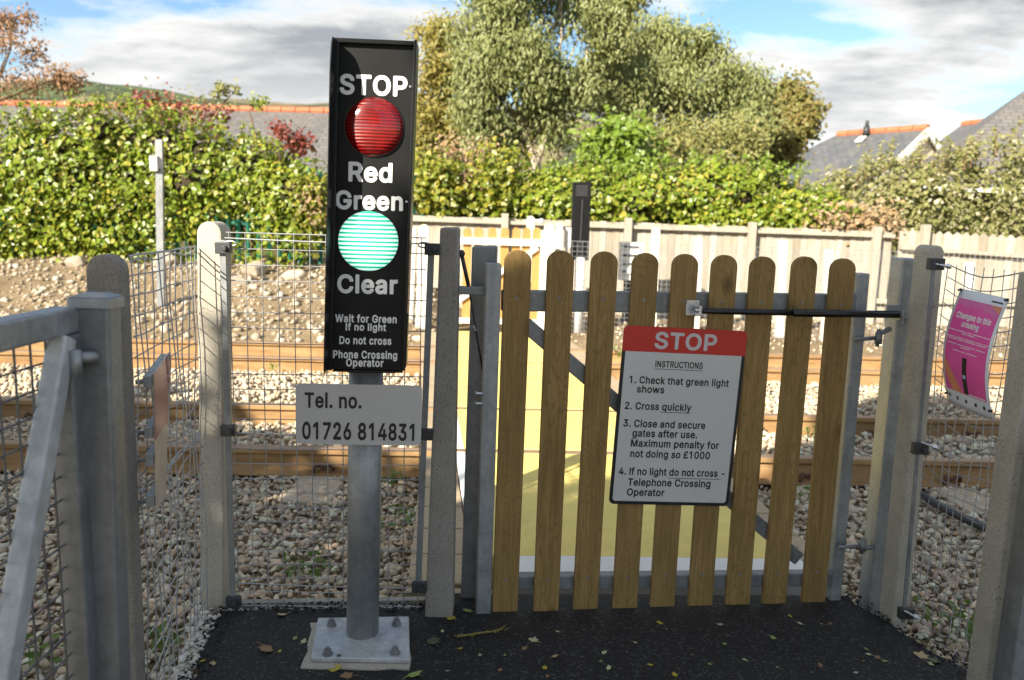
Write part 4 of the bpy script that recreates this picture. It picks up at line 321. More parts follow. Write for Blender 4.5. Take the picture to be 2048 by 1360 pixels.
# ---------------------------------------------------------------- lettering (outlines of a plain grotesque alphabet, 254 units = cap height)
_tc = {}
def text_flat(s, face, track=0.0):
    key = (s, face, track)
    if key in _tc: return _tc[key]
    cu = bpy.data.curves.new('letters', 'CURVE'); cu.dimensions = '2D'; cu.fill_mode = 'BOTH'; x = 0.0
    for ch in s:
        adv, polys = GLYPHS[face][ch]
        for p in polys:
            sp_ = cu.splines.new('POLY'); n = len(p) // 2; sp_.points.add(n - 1); sp_.use_cyclic_u = True
            for i in range(n): sp_.points[i].co = ((p[2 * i] / 254 + x), p[2 * i + 1] / 254, 0, 1)
        x += adv / 254 + track
    o = bpy.data.objects.new('letters', cu); COL.objects.link(o)
    me = bpy.data.meshes.new_from_object(o.evaluated_get(bpy.context.evaluated_depsgraph_get()))
    V = [(v.co.x, v.co.y) for v in me.vertices]; Fs = [tuple(p.vertices) for p in me.polygons]
    bpy.data.objects.remove(o); bpy.data.curves.remove(cu); bpy.data.meshes.remove(me)
    x0 = min(v[0] for v in V); x1 = max(v[0] for v in V); _tc[key] = ([((a - x0) / (x1 - x0), b) for a, b in V], Fs); return _tc[key]
def letter(mb, pl, s, xl, xr, cap, base, n=0.0012, face='medium', track=0.0):
    """s spans photo columns xl..xr; cap/base are the photo rows of cap height and baseline at xl"""
    V, Fs = text_flat(s, face, track); a0, b0 = pl.hit(xl, base); _, b1 = pl.hit(xl, cap); a1, _ = pl.hit(xr, base + 0.03 * (xr - xl))
    mb.add([pl.pt(a0 + u * (a1 - a0), b0 + v * (b1 - b0), n) for u, v in V], Fs)
def lines(items, pl, mat, parent, n, face='medium', track=0.0):
    for it in items:
        mb = MB(); letter(mb, pl, *it[:5], n, face, track); obj('lettering', mb, mat, parent)
def under(mb, pl, xl, xr, y, th, n=0.0012):
    a0, b0 = pl.hit(xl, y); a1, _ = pl.hit(xr, y + 0.03 * (xr - xl)); mb.prism(pl, [(a0, b0 - th / 2), (a1, b0 - th / 2), (a1, b0 + th / 2), (a0, b0 + th / 2)], n - .0004, n + .0004)
def rrect(a0, a1, b0, b1, r, k=5, corners=(1, 1, 1, 1)):
    out = []
    for (cx_, cy_, t0), on in zip(((a1 - r, b1 - r, 0), (a0 + r, b1 - r, 90), (a0 + r, b0 + r, 180), (a1 - r, b0 + r, 270)), corners):
        if on: out += [(cx_ + r * math.cos(math.radians(t0 + 90 * i / k)), cy_ + r * math.sin(math.radians(t0 + 90 * i / k))) for i in range(k + 1)]
        else: out.append((cx_ + r * (1 if t0 in (0, 270) else -1), cy_ + r * (1 if t0 in (0, 90) else -1)))
    return out

# ---------------------------------------------------------------- ground, hill, path
RS = 0.036                                                            # the rails run this much away from the picture plane
def fbm(x, y, s=1.0):
    return (np.sin(x * 1.7 * s + y * 0.6 * s) * np.sin(y * 1.9 * s - x * .4 * s) + .5 * np.sin(x * 4.1 * s + 1.3) * np.sin(y * 3.7 * s + x * s) + .28 * np.sin(x * 9.3 * s + y * 2.2 * s) * np.sin(y * 8.1 * s + .7)) / 1.8
def sstep(a, b, x):
    t = np.clip((x - a) / (b - a), 0, 1); return t * t * (3 - 2 * t)
def terrain(x, y):
    yy = y - RS * x
    z = -0.185 + 0 * x
    left = 1 - sstep(-1.6, -0.7, x)
    bank = sstep(8.25, 9.3, yy) * .22 + sstep(9.2, 12.2, yy) * .50 + .07 * sstep(8.5, 10, yy) * fbm(x * 1.3, y * 1.3)
    right = sstep(8.3, 9.2, yy) * .13 + .03 * sstep(9, 10, yy) * fbm(x, y)
    z = z + left * bank + (1 - left) * right
    z = z + sstep(12.6, 26, y) * (.9 + .2 * fbm(x * .2, y * .2)) * (1 - .0 * x) - .35 * left * sstep(12.6, 15, y)
    return z
xs = np.concatenate([np.linspace(-2200, -60, 14), np.linspace(-45, -11, 18), np.arange(-10, 10.01, .14), np.linspace(11, 45, 18), np.linspace(60, 2200, 14)])
ys = np.concatenate([np.linspace(-900, -25, 10), np.linspace(-20, 1.5, 16), np.arange(2, 13.01, .14), np.linspace(13.5, 45, 26), np.linspace(60, 2600, 14)])
X, Y = np.meshgrid(xs, ys); Z = terrain(X, Y); nx, ny = len(xs), len(ys)
I = np.arange(nx * ny).reshape(ny, nx); Fq = np.stack([I[:-1, :-1], I[:-1, 1:], I[1:, 1:], I[1:, :-1]], -1).reshape(-1, 4)
me = npmesh('ground', np.stack([X, Y, Z], -1).reshape(-1, 3), Fq, 4)
g = kind(link('ground', me, [M['soil'], M['verge']], smooth=True), 'structure')
yc = Y[:-1, :-1].reshape(-1); g.data.polygons.foreach_set('material_index', (yc > 12.4).astype(np.int32))
# distant hill
hx = np.linspace(-520, 420, 80); hy = np.linspace(170, 640, 26); HX, HY = np.meshgrid(hx, hy)
crest = 62.5 - 4 * sstep(-260, -40, HX) - 34 * sstep(-60, 250, HX) + .9 * np.sin(HX * .05) + .7 * np.sin(HX * .13) + .6 * np.sin(HX * .021 + 1)
HZ = crest * sstep(170, 430, HY) - 2 + 2 * np.sin(HX * .03 + HY * .02); I = np.arange(HX.size).reshape(HX.shape)
kind(link('hill', npmesh('hill', np.stack([HX, HY, HZ], -1).reshape(-1, 3), np.stack([I[:-1, :-1], I[:-1, 1:], I[1:, 1:], I[1:, :-1]], -1).reshape(-1, 4), 4), M['hill'], smooth=True), 'structure')
# tarmac path: outline on the ground, slightly ragged edge, ramping down behind the gate
def rag(a, b, n, amp):
    a, b = Vector(a), Vector(b); d = (b - a); nn = Vector((-d.y, d.x, 0)).normalized()
    return [a + d * i / n + nn * rnd.uniform(-amp, amp) for i in range(n)]
L1, L0 = gp(440, 1218), gp(385, 1345); fl = (L1 - L0).normalized()
lf = L0 - fl * 3.4; R1, R0 = gp(1690, 1190), gp(1940, 1345); fr = (R0 - R1).normalized(); rf = R0 + fr * 3.2
K1 = gp(850, 1213)
out = rag(lf, L0, 14, .02) + rag(L0, L1, 10, .018) + rag(L1, K1, 10, .008) + rag(K1, gp(880, 1222), 2, .0) + rag(gp(905, 1185), R1, 14, .006) + rag(R1, R0, 8, .015) + rag(R0, rf, 12, .02)
out = [Vector((p.x, p.y, 0)) for p in out]
mb = MB(); mb.loft([p - Vector((0, 0, .2)) for p in out], out); kind(obj('path', mb, M['tarmac'], bevel=.008), 'structure')
# concrete kerb behind the mesh and white edging under the left mesh
mb = MB(); a, b = gp(452, 1206), gp(850, 1199); mb.bar(Vector((a.x, a.y + .012, -.055)), Vector((b.x, b.y + .012, -.055)), .03, .11); kind(obj('kerb', mb, M['kerb'], bevel=.004), 'structure')

# ---------------------------------------------------------------- stones
def ico(sub):
    bm = bmesh.new(); bmesh.ops.create_icosphere(bm, subdivisions=sub, radius=1); V = np.array([v.co[:] for v in bm.verts]); Fa = np.array([[v.index for v in f.verts] for f in bm.faces]); bm.free(); return V, Fa
def stone_shapes(sub, k):
    V, Fa = ico(sub); out_ = []
    for _ in range(k):
        W = V.copy()
        for _ in range(11):                                            # flat facets: clamp against random planes
            d = rng.normal(size=3); d /= np.linalg.norm(d); h = rng.uniform(.28, .70); s_ = W @ d; W = W - np.outer(np.maximum(s_ - h, 0), d)
        out_.append(W * rng.uniform(.75, 1.5, 3))
    return out_, Fa
def rotmats(n):
    q = rng.normal(size=(n, 4)); q /= np.linalg.norm(q, axis=1)[:, None]; w, x, y, z = q.T
    return np.stack([np.stack([1 - 2 * (y * y + z * z), 2 * (x * y - z * w), 2 * (x * z + y * w)], -1), np.stack([2 * (x * y + z * w), 1 - 2 * (x * x + z * z), 2 * (y * z - x * w)], -1), np.stack([2 * (x * z - y * w), 2 * (y * z + x * w), 1 - 2 * (x * x + y * y)], -1)], 1)
def stones(P, sz, sub, name, mat):
    sh, Fa = stone_shapes(sub, 14); Vs, Fs, b = [], [], 0; grp = rng.integers(0, len(sh), len(P))
    for k_, W in enumerate(sh):
        idx = np.where(grp == k_)[0]
        if not len(idx): continue
        V = np.einsum('nij,vj->nvi', rotmats(len(idx)), W) * sz[idx][:, None, None] * np.array([1, 1, .8]) + P[idx][:, None, :]
        Vs.append(V.reshape(-1, 3)); Fs.append((Fa[None] + (np.arange(len(idx)) * len(W))[:, None, None] + b).reshape(-1, 3)); b += len(idx) * len(W)
    return link(name, npmesh(name, np.concatenate(Vs), np.concatenate(Fs), 3), mat)
DL = lambda y: -.305 - .122 * (y - 4.348); DR = lambda y: 1.109 - .119 * (y - 3.192)   # edges of the yellow deck
RAILS = [4.372, 5.365, 7.15, 7.96]
def in_path(x, y, m=.02):
    n = len(out); c = np.zeros(x.shape, bool)
    for i in range(n):
        a_, b_ = out[i], out[(i + 1) % n]
        cond = ((a_.y > y) != (b_.y > y)) & (x < (b_.x - a_.x) * (y - a_.y) / (b_.y - a_.y + 1e-9) + a_.x); c ^= cond
    return c
def scatter(x0, x1, y0, y1, sp_):
    gx, gy = np.meshgrid(np.arange(x0, x1, sp_), np.arange(y0, y1, sp_)); x = gx.ravel() + rng.uniform(-.45, .45, gx.size) * sp_; y = gy.ravel() + rng.uniform(-.45, .45, gx.size) * sp_; return x, y
def keep(x, y):
    k_ = ~in_path(x, y); k_ &= ~((x > DL(y) - .21) & (x < DR(y) + .22) & (y > 2.7) & (y < 9.1)); yy = y - RS * x
    for r_ in RAILS: k_ &= abs(yy - r_) > .055
    return k_
def ball_z(x, y):
    yy = y - RS * x; z = -.165 + .02 * fbm(x * 1.5, y * 1.5); z = np.where((yy > 4.43) & (yy < 5.3), -.125 + .02 * fbm(x * 2, y * 2), z)
    return np.where((yy > 5.42) & (yy < 7.1), -.13 + .02 * fbm(x * 2, y * 2), z)
x, y = scatter(-4.6, 4.8, .9, 4.7, .0295); k_ = keep(x, y) & (abs(x) < 1.35 * y + .6) ; x, y = x[k_], y[k_]
sz = rng.uniform(.0105, .0255, len(x)) * rng.choice([.8, 1, 1, 1, 1.35], len(x)); P = np.stack([x, y, ball_z(x, y) + rng.uniform(-.012, .014, len(x))], -1)
kind(stones(P, sz, 2, 'ballast', M['ballast']), 'stuff')
x, y = scatter(-8, 9.5, 4.5, 8.6, .044); k_ = keep(x, y) & (abs(x) < .78 * y + .5); x, y = x[k_], y[k_]
sz = rng.uniform(.02, .034, len(x)); P = np.stack([x, y, ball_z(x, y) + rng.uniform(-.012, .014, len(x))], -1)
kind(stones(P, sz, 1, 'ballast', M['ballast']), 'stuff')
x, y = scatter(-9.5, -.9, 8.15, 12.4, .085); yy = y - RS * x; k_ = (yy > 8.1) & (rng.random(len(x)) < .72 + .3 * fbm(x * 1.5, y * 2)); x, y = x[k_], y[k_]
sz = rng.uniform(.012, .045, len(x)) * rng.choice([1, 1, 1, 1.7], len(x)); kind(stones(np.stack([x, y, terrain(x, y) + sz * .25], -1), sz, 1, 'rubble', M['rubble']), 'stuff')
x, y = scatter(.3, 9.5, 8.4, 11.3, .11); k_ = rng.random(len(x)) < .6; x, y = x[k_], y[k_]
sz = rng.uniform(.015, .035, len(x)); kind(stones(np.stack([x, y, terrain(x, y) + sz * .3], -1), sz, 1, 'gravel', M['ballast']), 'stuff')
for (px, py, Yb, s_, lab) in ((505, 540, 11.2, .19, 'large pale boulder on the rubble bank, just right of the sunlit concrete post'), (470, 565, 10.6, .15, 'flat tilted stone lying below the large boulder on the bank'),
                              (150, 540, 11.3, .13, 'rounded pale stone at the foot of the ivy hedge near the left edge'), (330, 545, 11.3, .17, 'pale stone at the foot of the hedge behind the slim grey post'), (590, 555, 11.0, .15, 'small rough boulder on the bank close to the black signal')):
    c = dp(px, py, Yb); V, Fa = ico(3); n_ = np.zeros(len(V))
    for _ in range(16):
        d = rng.normal(size=3); d /= np.linalg.norm(d); h = rng.uniform(.5, .85); q = V @ d; V = V - np.outer(np.maximum(q - h, 0), d)
    V = V * (s_ * np.array([1.3, 1, .85])) + fbm(V[:, :1] * 9, V[:, 1:2] * 9 + V[:, 2:] * 5) * .04 * s_
    zc = float(terrain(np.array(c.x), np.array(Yb)))
    o = link('boulder', npmesh('boulder', V + np.array([c.x, Yb, zc + .3 * s_]), Fa, 3), M['rock'], loc=(c.x, Yb, zc)); tag(o, lab, 'boulder')

# pale crushed stone along the left edge of the path, crumbs and grit along both edges
def edge_band(a, b, n, off0, off1, z):
    a, b = Vector(a), Vector(b); d = b - a; nn = Vector((-d.y, d.x, 0)).normalized(); f = rng.random(n); o_ = rng.uniform(off0, off1, n)
    return np.stack([a.x + d.x * f + nn.x * o_, a.y + d.y * f + nn.y * o_, np.full(n, z) + rng.uniform(-.006, .012, n)], -1)
P = np.concatenate([edge_band(L0 - fl * .5, L1, 420, .0, .055, -.005), edge_band(L1, K1, 90, .0, .03, -.02)]); kind(stones(P, rng.uniform(.006, .017, len(P)), 1, 'pale_grit', m_stone('pale crushed stone', [(.6, .57, .5), (.72, .7, .64), (.5, .47, .42), (.66, .62, .55)])), 'stuff')
P = np.concatenate([edge_band(L0 - fl * .5, L1, 300, -.05, .03, .003), edge_band(L1, K1, 200, -.035, .02, .003), edge_band(R1, R0 + fr * .3, 260, -.04, .03, .003)]); kind(stones(P, rng.uniform(.003, .009, len(P)), 1, 'tarmac_crumbs', M['grit']), 'stuff')
x, y = scatter(-1.0, 1.5, 1.9, 2.62, .045); k_ = in_path(x, y) & (rng.random(len(x)) < .3); P = np.stack([x[k_], y[k_], np.full(k_.sum(), .001)], -1); kind(stones(P, rng.uniform(.0012, .0035, len(P)), 1, 'grit', m_stone('dark grit', [(.05, .048, .045), (.12, .11, .10), (.25, .23, .2), (.07, .066, .06)])), 'stuff')

# ---------------------------------------------------------------- track
def railpath(y0, x0, x1): return Vector((x0, y0 + RS * x0, 0)), Vector((x1, y0 + RS * x1, 0))
SEC = [(-.065, -.155), (.065, -.155), (.065, -.142), (.012, -.125), (.009, -.045), (.034, -.032), (.034, -.004), (.028, 0), (-.028, 0), (-.034, -.004), (-.034, -.032), (-.009, -.045), (-.012, -.125), (-.065, -.142)]
RL = ['rusty rail nearest the picket gate, running along the front of the crossing', 'second rusty rail from the gate, with pale ballast on both sides', 'third rusty rail from the gate, close in front of the farthest rail', 'farthest rusty rail, at the foot of the rubble bank and the far mesh fence']
for r_, lab in zip(RAILS, RL):
    a, b = railpath(r_, -14, 14); mb = MB(); mb.loft([a + Vector((0, u, v)) for u, v in SEC], [b + Vector((0, u, v)) for u, v in SEC])
    rail = obj('rail', mb, [M['rust'], M['rail_top']], bevel=.003, loc=(0, r_, -.155)); tag(rail, lab, 'rail', 'rails of the railway line')
    for p in rail.data.polygons:
        if p.normal.z > .8 and p.center.z > .1: p.material_index = 1
    if r_ < 5.5:
        for cxx in (-2.16, -1.05, 1.75, 2.6, 3.3, -3.25):
            mb = MB(); q = Vector((cxx, r_ + RS * cxx, -.12)); pts = [q + Vector((-.06, -.07, -.01)), q + Vector((-.04, -.05, .03)), q + Vector((.0, -.03, .005)), q + Vector((.04, -.06, .035)), q + Vector((.055, -.03, .0))]
            mb.tube(pts, .011, 6); obj('rail_clip', mb, M['clip'], rail, smooth=True)
for i, cxx in enumerate((-2.16, -1.05, 1.75, 2.6, -3.25, 3.3)):
    mb = MB(); mb.abox(cxx - .13, cxx + .13, 3.92 + RS * cxx, 5.85 + RS * cxx, -.30, -.150); o = obj('sleeper', mb, M['sleeper'], bevel=.012, loc=(cxx, 4.9, -.3)); tag(o, 'pale concrete sleeper bedded in the ballast under the near pair of rails', 'sleeper', 'concrete sleepers of the near track')

# ---------------------------------------------------------------- crossing deck
deck = thing('crossing_deck', 'yellow painted crossing deck with white edge lines laid between the rails', 'crossing deck', (.4, 5.8, -.15))
def deckpoly(y0, y1, fl, fr): return [Vector((fl(y0), y0 + RS * fl(y0), 0)), Vector((fr(y0), y0 + RS * fr(y0), 0)), Vector((fr(y1), y1 + RS * fr(y1), 0)), Vector((fl(y1), y1 + RS * fl(y1), 0))]
def slab(mb, q, z0, z1): mb.loft([p + Vector((0, 0, z0)) for p in q], [p + Vector((0, 0, z1)) for p in q])
WL = lambda y: DL(y); YL = lambda y: DL(y) + .055; YR = lambda y: DR(y)
cuts = [2.955, RAILS[0] - .045, RAILS[0] + .045, RAILS[1] - .045, RAILS[1] + .045, 6.25, 6.262, RAILS[2] - .045, RAILS[2] + .045, RAILS[3] - .045, RAILS[3] + .045, 9.0]
for a, b in zip(cuts[::2], cuts[1::2]):
    mb = MB(); slab(mb, deckpoly(a, b, YL, YR), -.15, .004); obj('deck_panel', mb, M['yellow'], deck, bevel=.006)
mb = MB(); a0 = 2.79; slab(mb, [Vector((-.01, 2.795, 0)), Vector((1.2, 2.90, 0)), Vector((1.19, 3.063, 0)), Vector((-.02, 2.952, 0))], -.15, .003); obj('white_end_line', mb, M['white'], deck, bevel=.005)
for a, b in zip(cuts[::2], cuts[1::2]):
    mb = MB(); slab(mb, deckpoly(a, b, WL, lambda y: DL(y) + .053), -.15, .005); obj('white_side_line', mb, M['white'], deck, bevel=.005)
for s_, (fl_, fr_) in (('l', (lambda y: DL(y) - .25 + .04 * (min(y, 4.4) - 2.72), lambda y: DL(y) - .006)), ('r', (lambda y: DR(y) + .006, lambda y: DR(y) + .19))):
    yb = 2.74 if s_ == 'l' else 2.98
    edges = [yb + .26 * i for i in range(7)]
    for i, e in enumerate(edges):
        e1 = min(e + .252, RAILS[0] - .05)
        if e1 - e < .08: continue
        mb = MB(); slab(mb, deckpoly(e, e1, fl_, fr_), -.17, -.012); obj('timber_board', mb, M['plank'], deck, bevel=.006)
    for a, b in ((RAILS[0] + .05, RAILS[1] - .05), (RAILS[1] + .05, RAILS[2] - .05), (RAILS[2] + .05, RAILS[3] - .05), (RAILS[3] + .05, 9.0)):
        mb = MB(); slab(mb, deckpoly(a, b, fl_, fr_), -.17, -.012); obj('timber_board', mb, M['plank'], deck, bevel=.006)
mb = MB(); a, b = gp(812, 1165), gp(850, 1165); mb.abox(a.x, a.x + .32, a.y - .03, a.y + .01, -.16, -.02); obj('end_board', mb, M['plank'], deck, bevel=.005)

# ---------------------------------------------------------------- posts
def quadpost(pl, q, depth, rtop=False, chamfer=0):
    """front face from four photo corners TL TR BL BR on plane pl, going back by depth; the foot is carried down below ground"""
    tl, tr, bl, br = [pl.hit(*c) for c in q]; mb = MB()
    def down(t, b, z=-.25): k_ = (z - t[1]) / (b[1] - t[1]); return (t[0] + (b[0] - t[0]) * k_, z)
    bl, br = down(tl, bl), down(tr, br)
    poly = [bl, br]
    if rtop:
        r_ = (tr[0] - tl[0]) / 2; c = ((tl[0] + tr[0]) / 2, (tl[1] + tr[1]) / 2 - r_); poly += [(c[0] + r_ * math.cos(math.pi * i / 14), c[1] + r_ * math.sin(math.pi * i / 14)) for i in range(15)]
    else: poly += [tr, tl]
    mb.prism(pl, poly, 0, -depth); return mb, poly
def XZ(Y): return Plane((0, Y, 0), (1, 0, 0), (0, 0, 1))
def roundpost(name, label, Y, q, depth, mat, ex=(1, 0, 0)):
    pl = Plane(dp(*q[2], Y) if ex != (1, 0, 0) else (0, Y, 0), ex); pl.o.z = 0; mb, poly = quadpost(pl, q, depth, True); b = pl.pt(poly[0][0], 0)
    t = thing(name, label, 'post', (b.x, b.y, 0), 'round topped concrete posts'); obj('shaft', mb, mat, t, bevel=.006); return t, pl
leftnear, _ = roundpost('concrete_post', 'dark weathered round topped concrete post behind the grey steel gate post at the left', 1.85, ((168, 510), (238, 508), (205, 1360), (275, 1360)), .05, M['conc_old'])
midleft, _ = roundpost('concrete_post', 'pale sunlit round topped concrete post at the mesh corner left of the signal', 2.48, ((392, 443), (442, 443), (401, 1215), (448, 1215)), .09, M['conc_warm'])
mb, poly = quadpost(XZ(2.46), ((880, 455), (917, 455), (850, 1222), (905, 1222)), .10)
gatecp = thing('concrete_post', 'speckled grey flat topped concrete post between the signal and the picket gate', 'post', (-.2, 2.46, 0)); obj('shaft', mb, M['conc_grey'], gatecp, bevel=.008)
right1, _ = roundpost('concrete_post', 'round topped concrete post right of the gate, beside the pink poster\'s mesh', 2.50, ((1861, 491), (1891, 491), (1784, 1247), (1816, 1247)), .10, M['conc_warm'])
t = thing('concrete_post', 'square pale concrete post cut off by the right edge of the picture', 'post', (1.42, 2.14, 0)); mb = MB(); q = gp(1930, 1360); zt_ = dp(2040, 543, q.y).z
mb.abox(q.x, q.x + .052, q.y - .088, q.y, -.25, zt_); obj('shaft', mb, M['conc_warm'], t, bevel=.006)
t = thing('steel_post', 'galvanised square steel post in front of the concrete post at the right edge', 'post', (1.48, 2.02, 0)); p = dp(2012, 1300, 1.98); mb = MB(); mb.abox(p.x + .012, p.x + .09, 1.96, 2.04, -.25, dp(2046, 850, 1.98).z); obj('shaft', mb, M['galv_dark'], t, bevel=.005)

# left galvanised post with pressed cap
lg = thing('steel_gate_post', 'galvanised gate post with pressed cap in front of the dark concrete post', 'gate post', (-.88, 1.66, 0))
lp = XZ(1.62); mb, _ = quadpost(lp, ((139, 596), (216, 598), (178, 1360), (240, 1360)), .055); obj('shaft', mb, M['galv_dark'], lg, bevel=.007)
c = lp.hit(178, 598); mb = MB(); w = .047; zc = c[1]
mb.loft([Vector((c[0] + a * (w - .002), 1.6475 + b * .033, zc - .022)) for a, b in ((-1, -1), (1, -1), (1, 1), (-1, 1))], [Vector((c[0] + a * (w - .002), 1.6475 + b * .033, zc + .002)) for a, b in ((-1, -1), (1, -1), (1, 1), (-1, 1))])
mb.loft([Vector((c[0] + a * (w - .003), 1.6475 + b * .032, zc + .0022)) for a, b in ((-1, -1), (1, -1), (1, 1), (-1, 1))], [Vector((c[0] + a * .022, 1.6475 + b * .012, zc + .011)) for a, b in ((-1, -1), (1, -1), (1, 1), (-1, 1))])
obj('post_cap', mb, M['galv'], lg, bevel=.004)
h = lp.hit(192, 712); mb = MB(); hc = lp.pt(*h); mb.tube([hc + Vector((-.04, -.035, 0)), hc + Vector((-.005, -.012, 0)), hc + Vector((.005, .0, 0))], [.012, .013, .009], 10); mb.tube([hc + Vector((-.018, -.045, -.035)), hc + Vector((-.018, -.045, .02))], .012, 10); obj('hinge_eye', mb, M['galv'], lg, smooth=True)
mb = MB(); q = lp.pt(*lp.hit(176, 615)); mb.tube([q + Vector((0, .004, 0)), q + Vector((0, -.002, 0))], .005, 10); obj('drain_hole', mb, M['dark'], lg)
# open steel gate leaf at the left edge, seen almost along its length
gx = -.93
leaf = thing('steel_mesh_gate', 'galvanised steel gate leaf with mesh infill and diagonal brace at the left edge', 'gate', (gx, 1.55, .1))
A = xp(150, 612, gx); ya, yb = A.y - .03, -.9; zt = 1.127
mb = MB(); mb.abox(gx - .025, gx + .025, yb, ya, zt - .055, zt); obj('top_rail', mb, M['galv'], leaf, bevel=.006)
mb = MB(); mb.abox(gx - .025, gx + .025, yb, ya, .1, .15); obj('bottom_rail', mb, M['galv'], leaf, bevel=.006)
mb = MB(); mb.abox(gx - .023, gx + .027, ya - .045, ya + .006, .15, zt - .0555); obj('hinge_stile', mb, M['galv_dark'], leaf, bevel=.005)
mb = MB(); mb.abox(gx - .025, gx + .025, yb, yb + .05, .15, zt - .0555); obj('closing_stile', mb, M['galv'], leaf, bevel=.005)
a, b = xp(128, 655, gx + .012), xp(6, 1355, gx + .012); d = (b - a).normalized(); mb = MB(); mb.bar(a + d * .02, a + d * 1.15, .042, .040, (1, 0, 0)); obj('diagonal_brace', mb, M['galv_lit'], leaf, bevel=.005)
mb = MB()
for i in range(int((ya - .05 - yb) / .05)): yy_ = ya - .07 - i * .05; mb.tube([(gx - .006, yy_, .15), (gx - .006, yy_ - .004, zt - .055)], .0025, 5)
for i in range(20): mb.tube([(gx - .010, yb, .17 + i * .05), (gx - .010, ya - .02, .17 + i * .05)], .0025, 5)
obj('mesh_infill', mb, M['dark_wire'], leaf)
mb = MB(); c = xp(150, 762, gx + .03); c = Vector((gx - .01, ya - .045, c.z)); mb.tube([c + Vector((.0, -.045, 0)), c + Vector((0, -.02, 0))], .011, 10); mb.tube([c + Vector((0, -.022, 0)), c + Vector((0, 0, 0))], .019, 6); mb.tube([c + Vector((0, 0, 0)), c + Vector((.05, .09, .012))], .009, 8); obj('hinge_bolt', mb, M['galv_dark'], leaf)

# ---------------------------------------------------------------- welded mesh panels
def wavy(a, b, n, amp, ph, ax):
    a, b = Vector(a), Vector(b); return [a + (b - a) * i / n + ax * amp * math.sin(ph + i * 1.7) * (0 if i in (0, n) else 1) for i in range(n + 1)]
def meshpanel(name, label, A, B, z0, z1, sp_=.05, r=.0016, amp=.003, sag=.0, grp='welded mesh fence panels', mat=None, wave=0.0):
    A, B = Vector(A), Vector(B); L = (B - A).length; d = (B - A).normalized(); nn = Vector((-d.y, d.x, 0)); t = thing(name, label, 'mesh fence', ((A + B) / 2)[:2] + (0,), grp); mb = MB()
    nv = int(L / sp_)
    for i in range(nv + 1):
        p = A + d * (i * sp_ + .01); mb.tube(wavy(p + Vector((0, 0, z0)), p + Vector((0, 0, z1)), 8, amp, i * 1.3, nn), r, 4, cap=False)
    nh = int((z1 - z0) / sp_)
    for j in range(nh + 1):
        z = z1 - j * sp_; lo = (1 - (z - z0) / (z1 - z0)); n_ = max(6, int(L / .06)); pts = []
        for i in range(n_ + 1):
            f = i / n_; pts.append(A + (B - A) * f + Vector((0, 0, z - sag * math.sin(math.pi * f) + wave * lo * math.sin(f * 9 + j * .5) )) + nn * (amp * math.sin(i * 1.1 + j) + .003))
        mb.tube(pts, r * (1.3 if j in (0, nh) else 1), 4, cap=False)
    obj('wire_mesh', mb, mat or M['wire'], t); return t, A, B, d, nn
def stretcher(t, A, B, clips, w=.022, th=.006):
    A, B = Vector(A), Vector(B); mb = MB(); d = (B - A).normalized(); mb.bar(A, B, w, th, (0, -1, .01)); obj('stretcher_bar', mb, M['galv_dark'], t, bevel=.001)
    for f in clips:
        c = A + (B - A) * f; mb = MB(); mb.box(c + Vector((.004, -.004, 0)), (.024, 0, 0), (0, .011, 0), (0, 0, .018)); mb.tube([c + Vector((.012, -.026, 0)), c + Vector((.012, -.008, 0))], .009, 6); obj('fixing_clip', mb, M['dark'], t, bevel=.002)
Bq = dp(452, 500, 2.47); Cq = dp(852, 500, 2.50)
cm, A_, B_, d_, n_ = meshpanel('mesh_panel', 'welded wire mesh panel standing behind the black signal', (Bq.x, 2.47, 0), (Cq.x, 2.505, 0), .01, 1.262)
stretcher(cm, dp(445, 480, 2.455), dp(466, 1212, 2.455), (.02, .5, .985), .02); stretcher(cm, dp(863, 487, 2.45), dp(836, 1182, 2.45), (.015, .53, .985), .02)
for px, py in ((461, 487), (848, 490)):
    c = dp(px, py, 2.45); mb = MB(); mb.tube([c + Vector((.018 * math.cos(a), 0, .008 * math.sin(a))) for a in np.linspace(0, 2 * math.pi, 12)], .003, 5); obj('tension_loop', mb, M['zinc'], cm, smooth=True)
for zz_ in (1.245, .62, .1):
    mb = MB(); mb.tube([(Bq.x, 2.462, zz_)] + [Vector((Bq.x + (Cq.x - Bq.x) * i / 12, 2.463 + .001 * (i % 2), zz_ - .004 * math.sin(math.pi * i / 12))) for i in range(1, 12)] + [(Cq.x, 2.495, zz_)], .0022, 5); obj('line_wire', mb, M['wire'], cm)
lm, *_ = meshpanel('mesh_panel', 'welded wire mesh panel between the two left concrete posts, carrying a sign', (-.935, 1.91, 0), (-1.0, 2.47, 0), -.03, 1.215, r=.0021, amp=.007, wave=.014)
mb = MB()
for zz_ in (.60, .61, 1.2): mb.tube([Vector((-.945 - .06 * i / 10, 1.93 + .54 * i / 10, zz_ + .006 * math.sin(i * 1.3))) for i in range(11)], .0025, 5)
obj('line_wire', mb, M['wire'], lm)
q1 = gp(1812, 1225); q2 = gp(1945, 1335)
rm, *_ = meshpanel('mesh_panel', 'sagging welded wire mesh panel with the pink poster at the right', (q1.x, q1.y, 0), (q2.x - .0, q2.y - .0, 0), .0, 1.225, sp_=.042, amp=.007, sag=.03, wave=.012)
stretcher(rm, dp(1868, 520, 2.44), dp(1806, 1245, 2.44), (.01, .5, .97), .012)
for px, py in ((1893, 532), (1866, 893), (1828, 1232)):
    c = dp(px, py, 2.40); mb = MB(); mb.tube([c + Vector((-.02, .03, .004)), c + Vector((.0, 0, 0))], .004, 8); mb.tube([c, c + Vector((.010, -.009, -.002))], .0075, 6); obj('eye_bolt', mb, M['zinc'], rm)
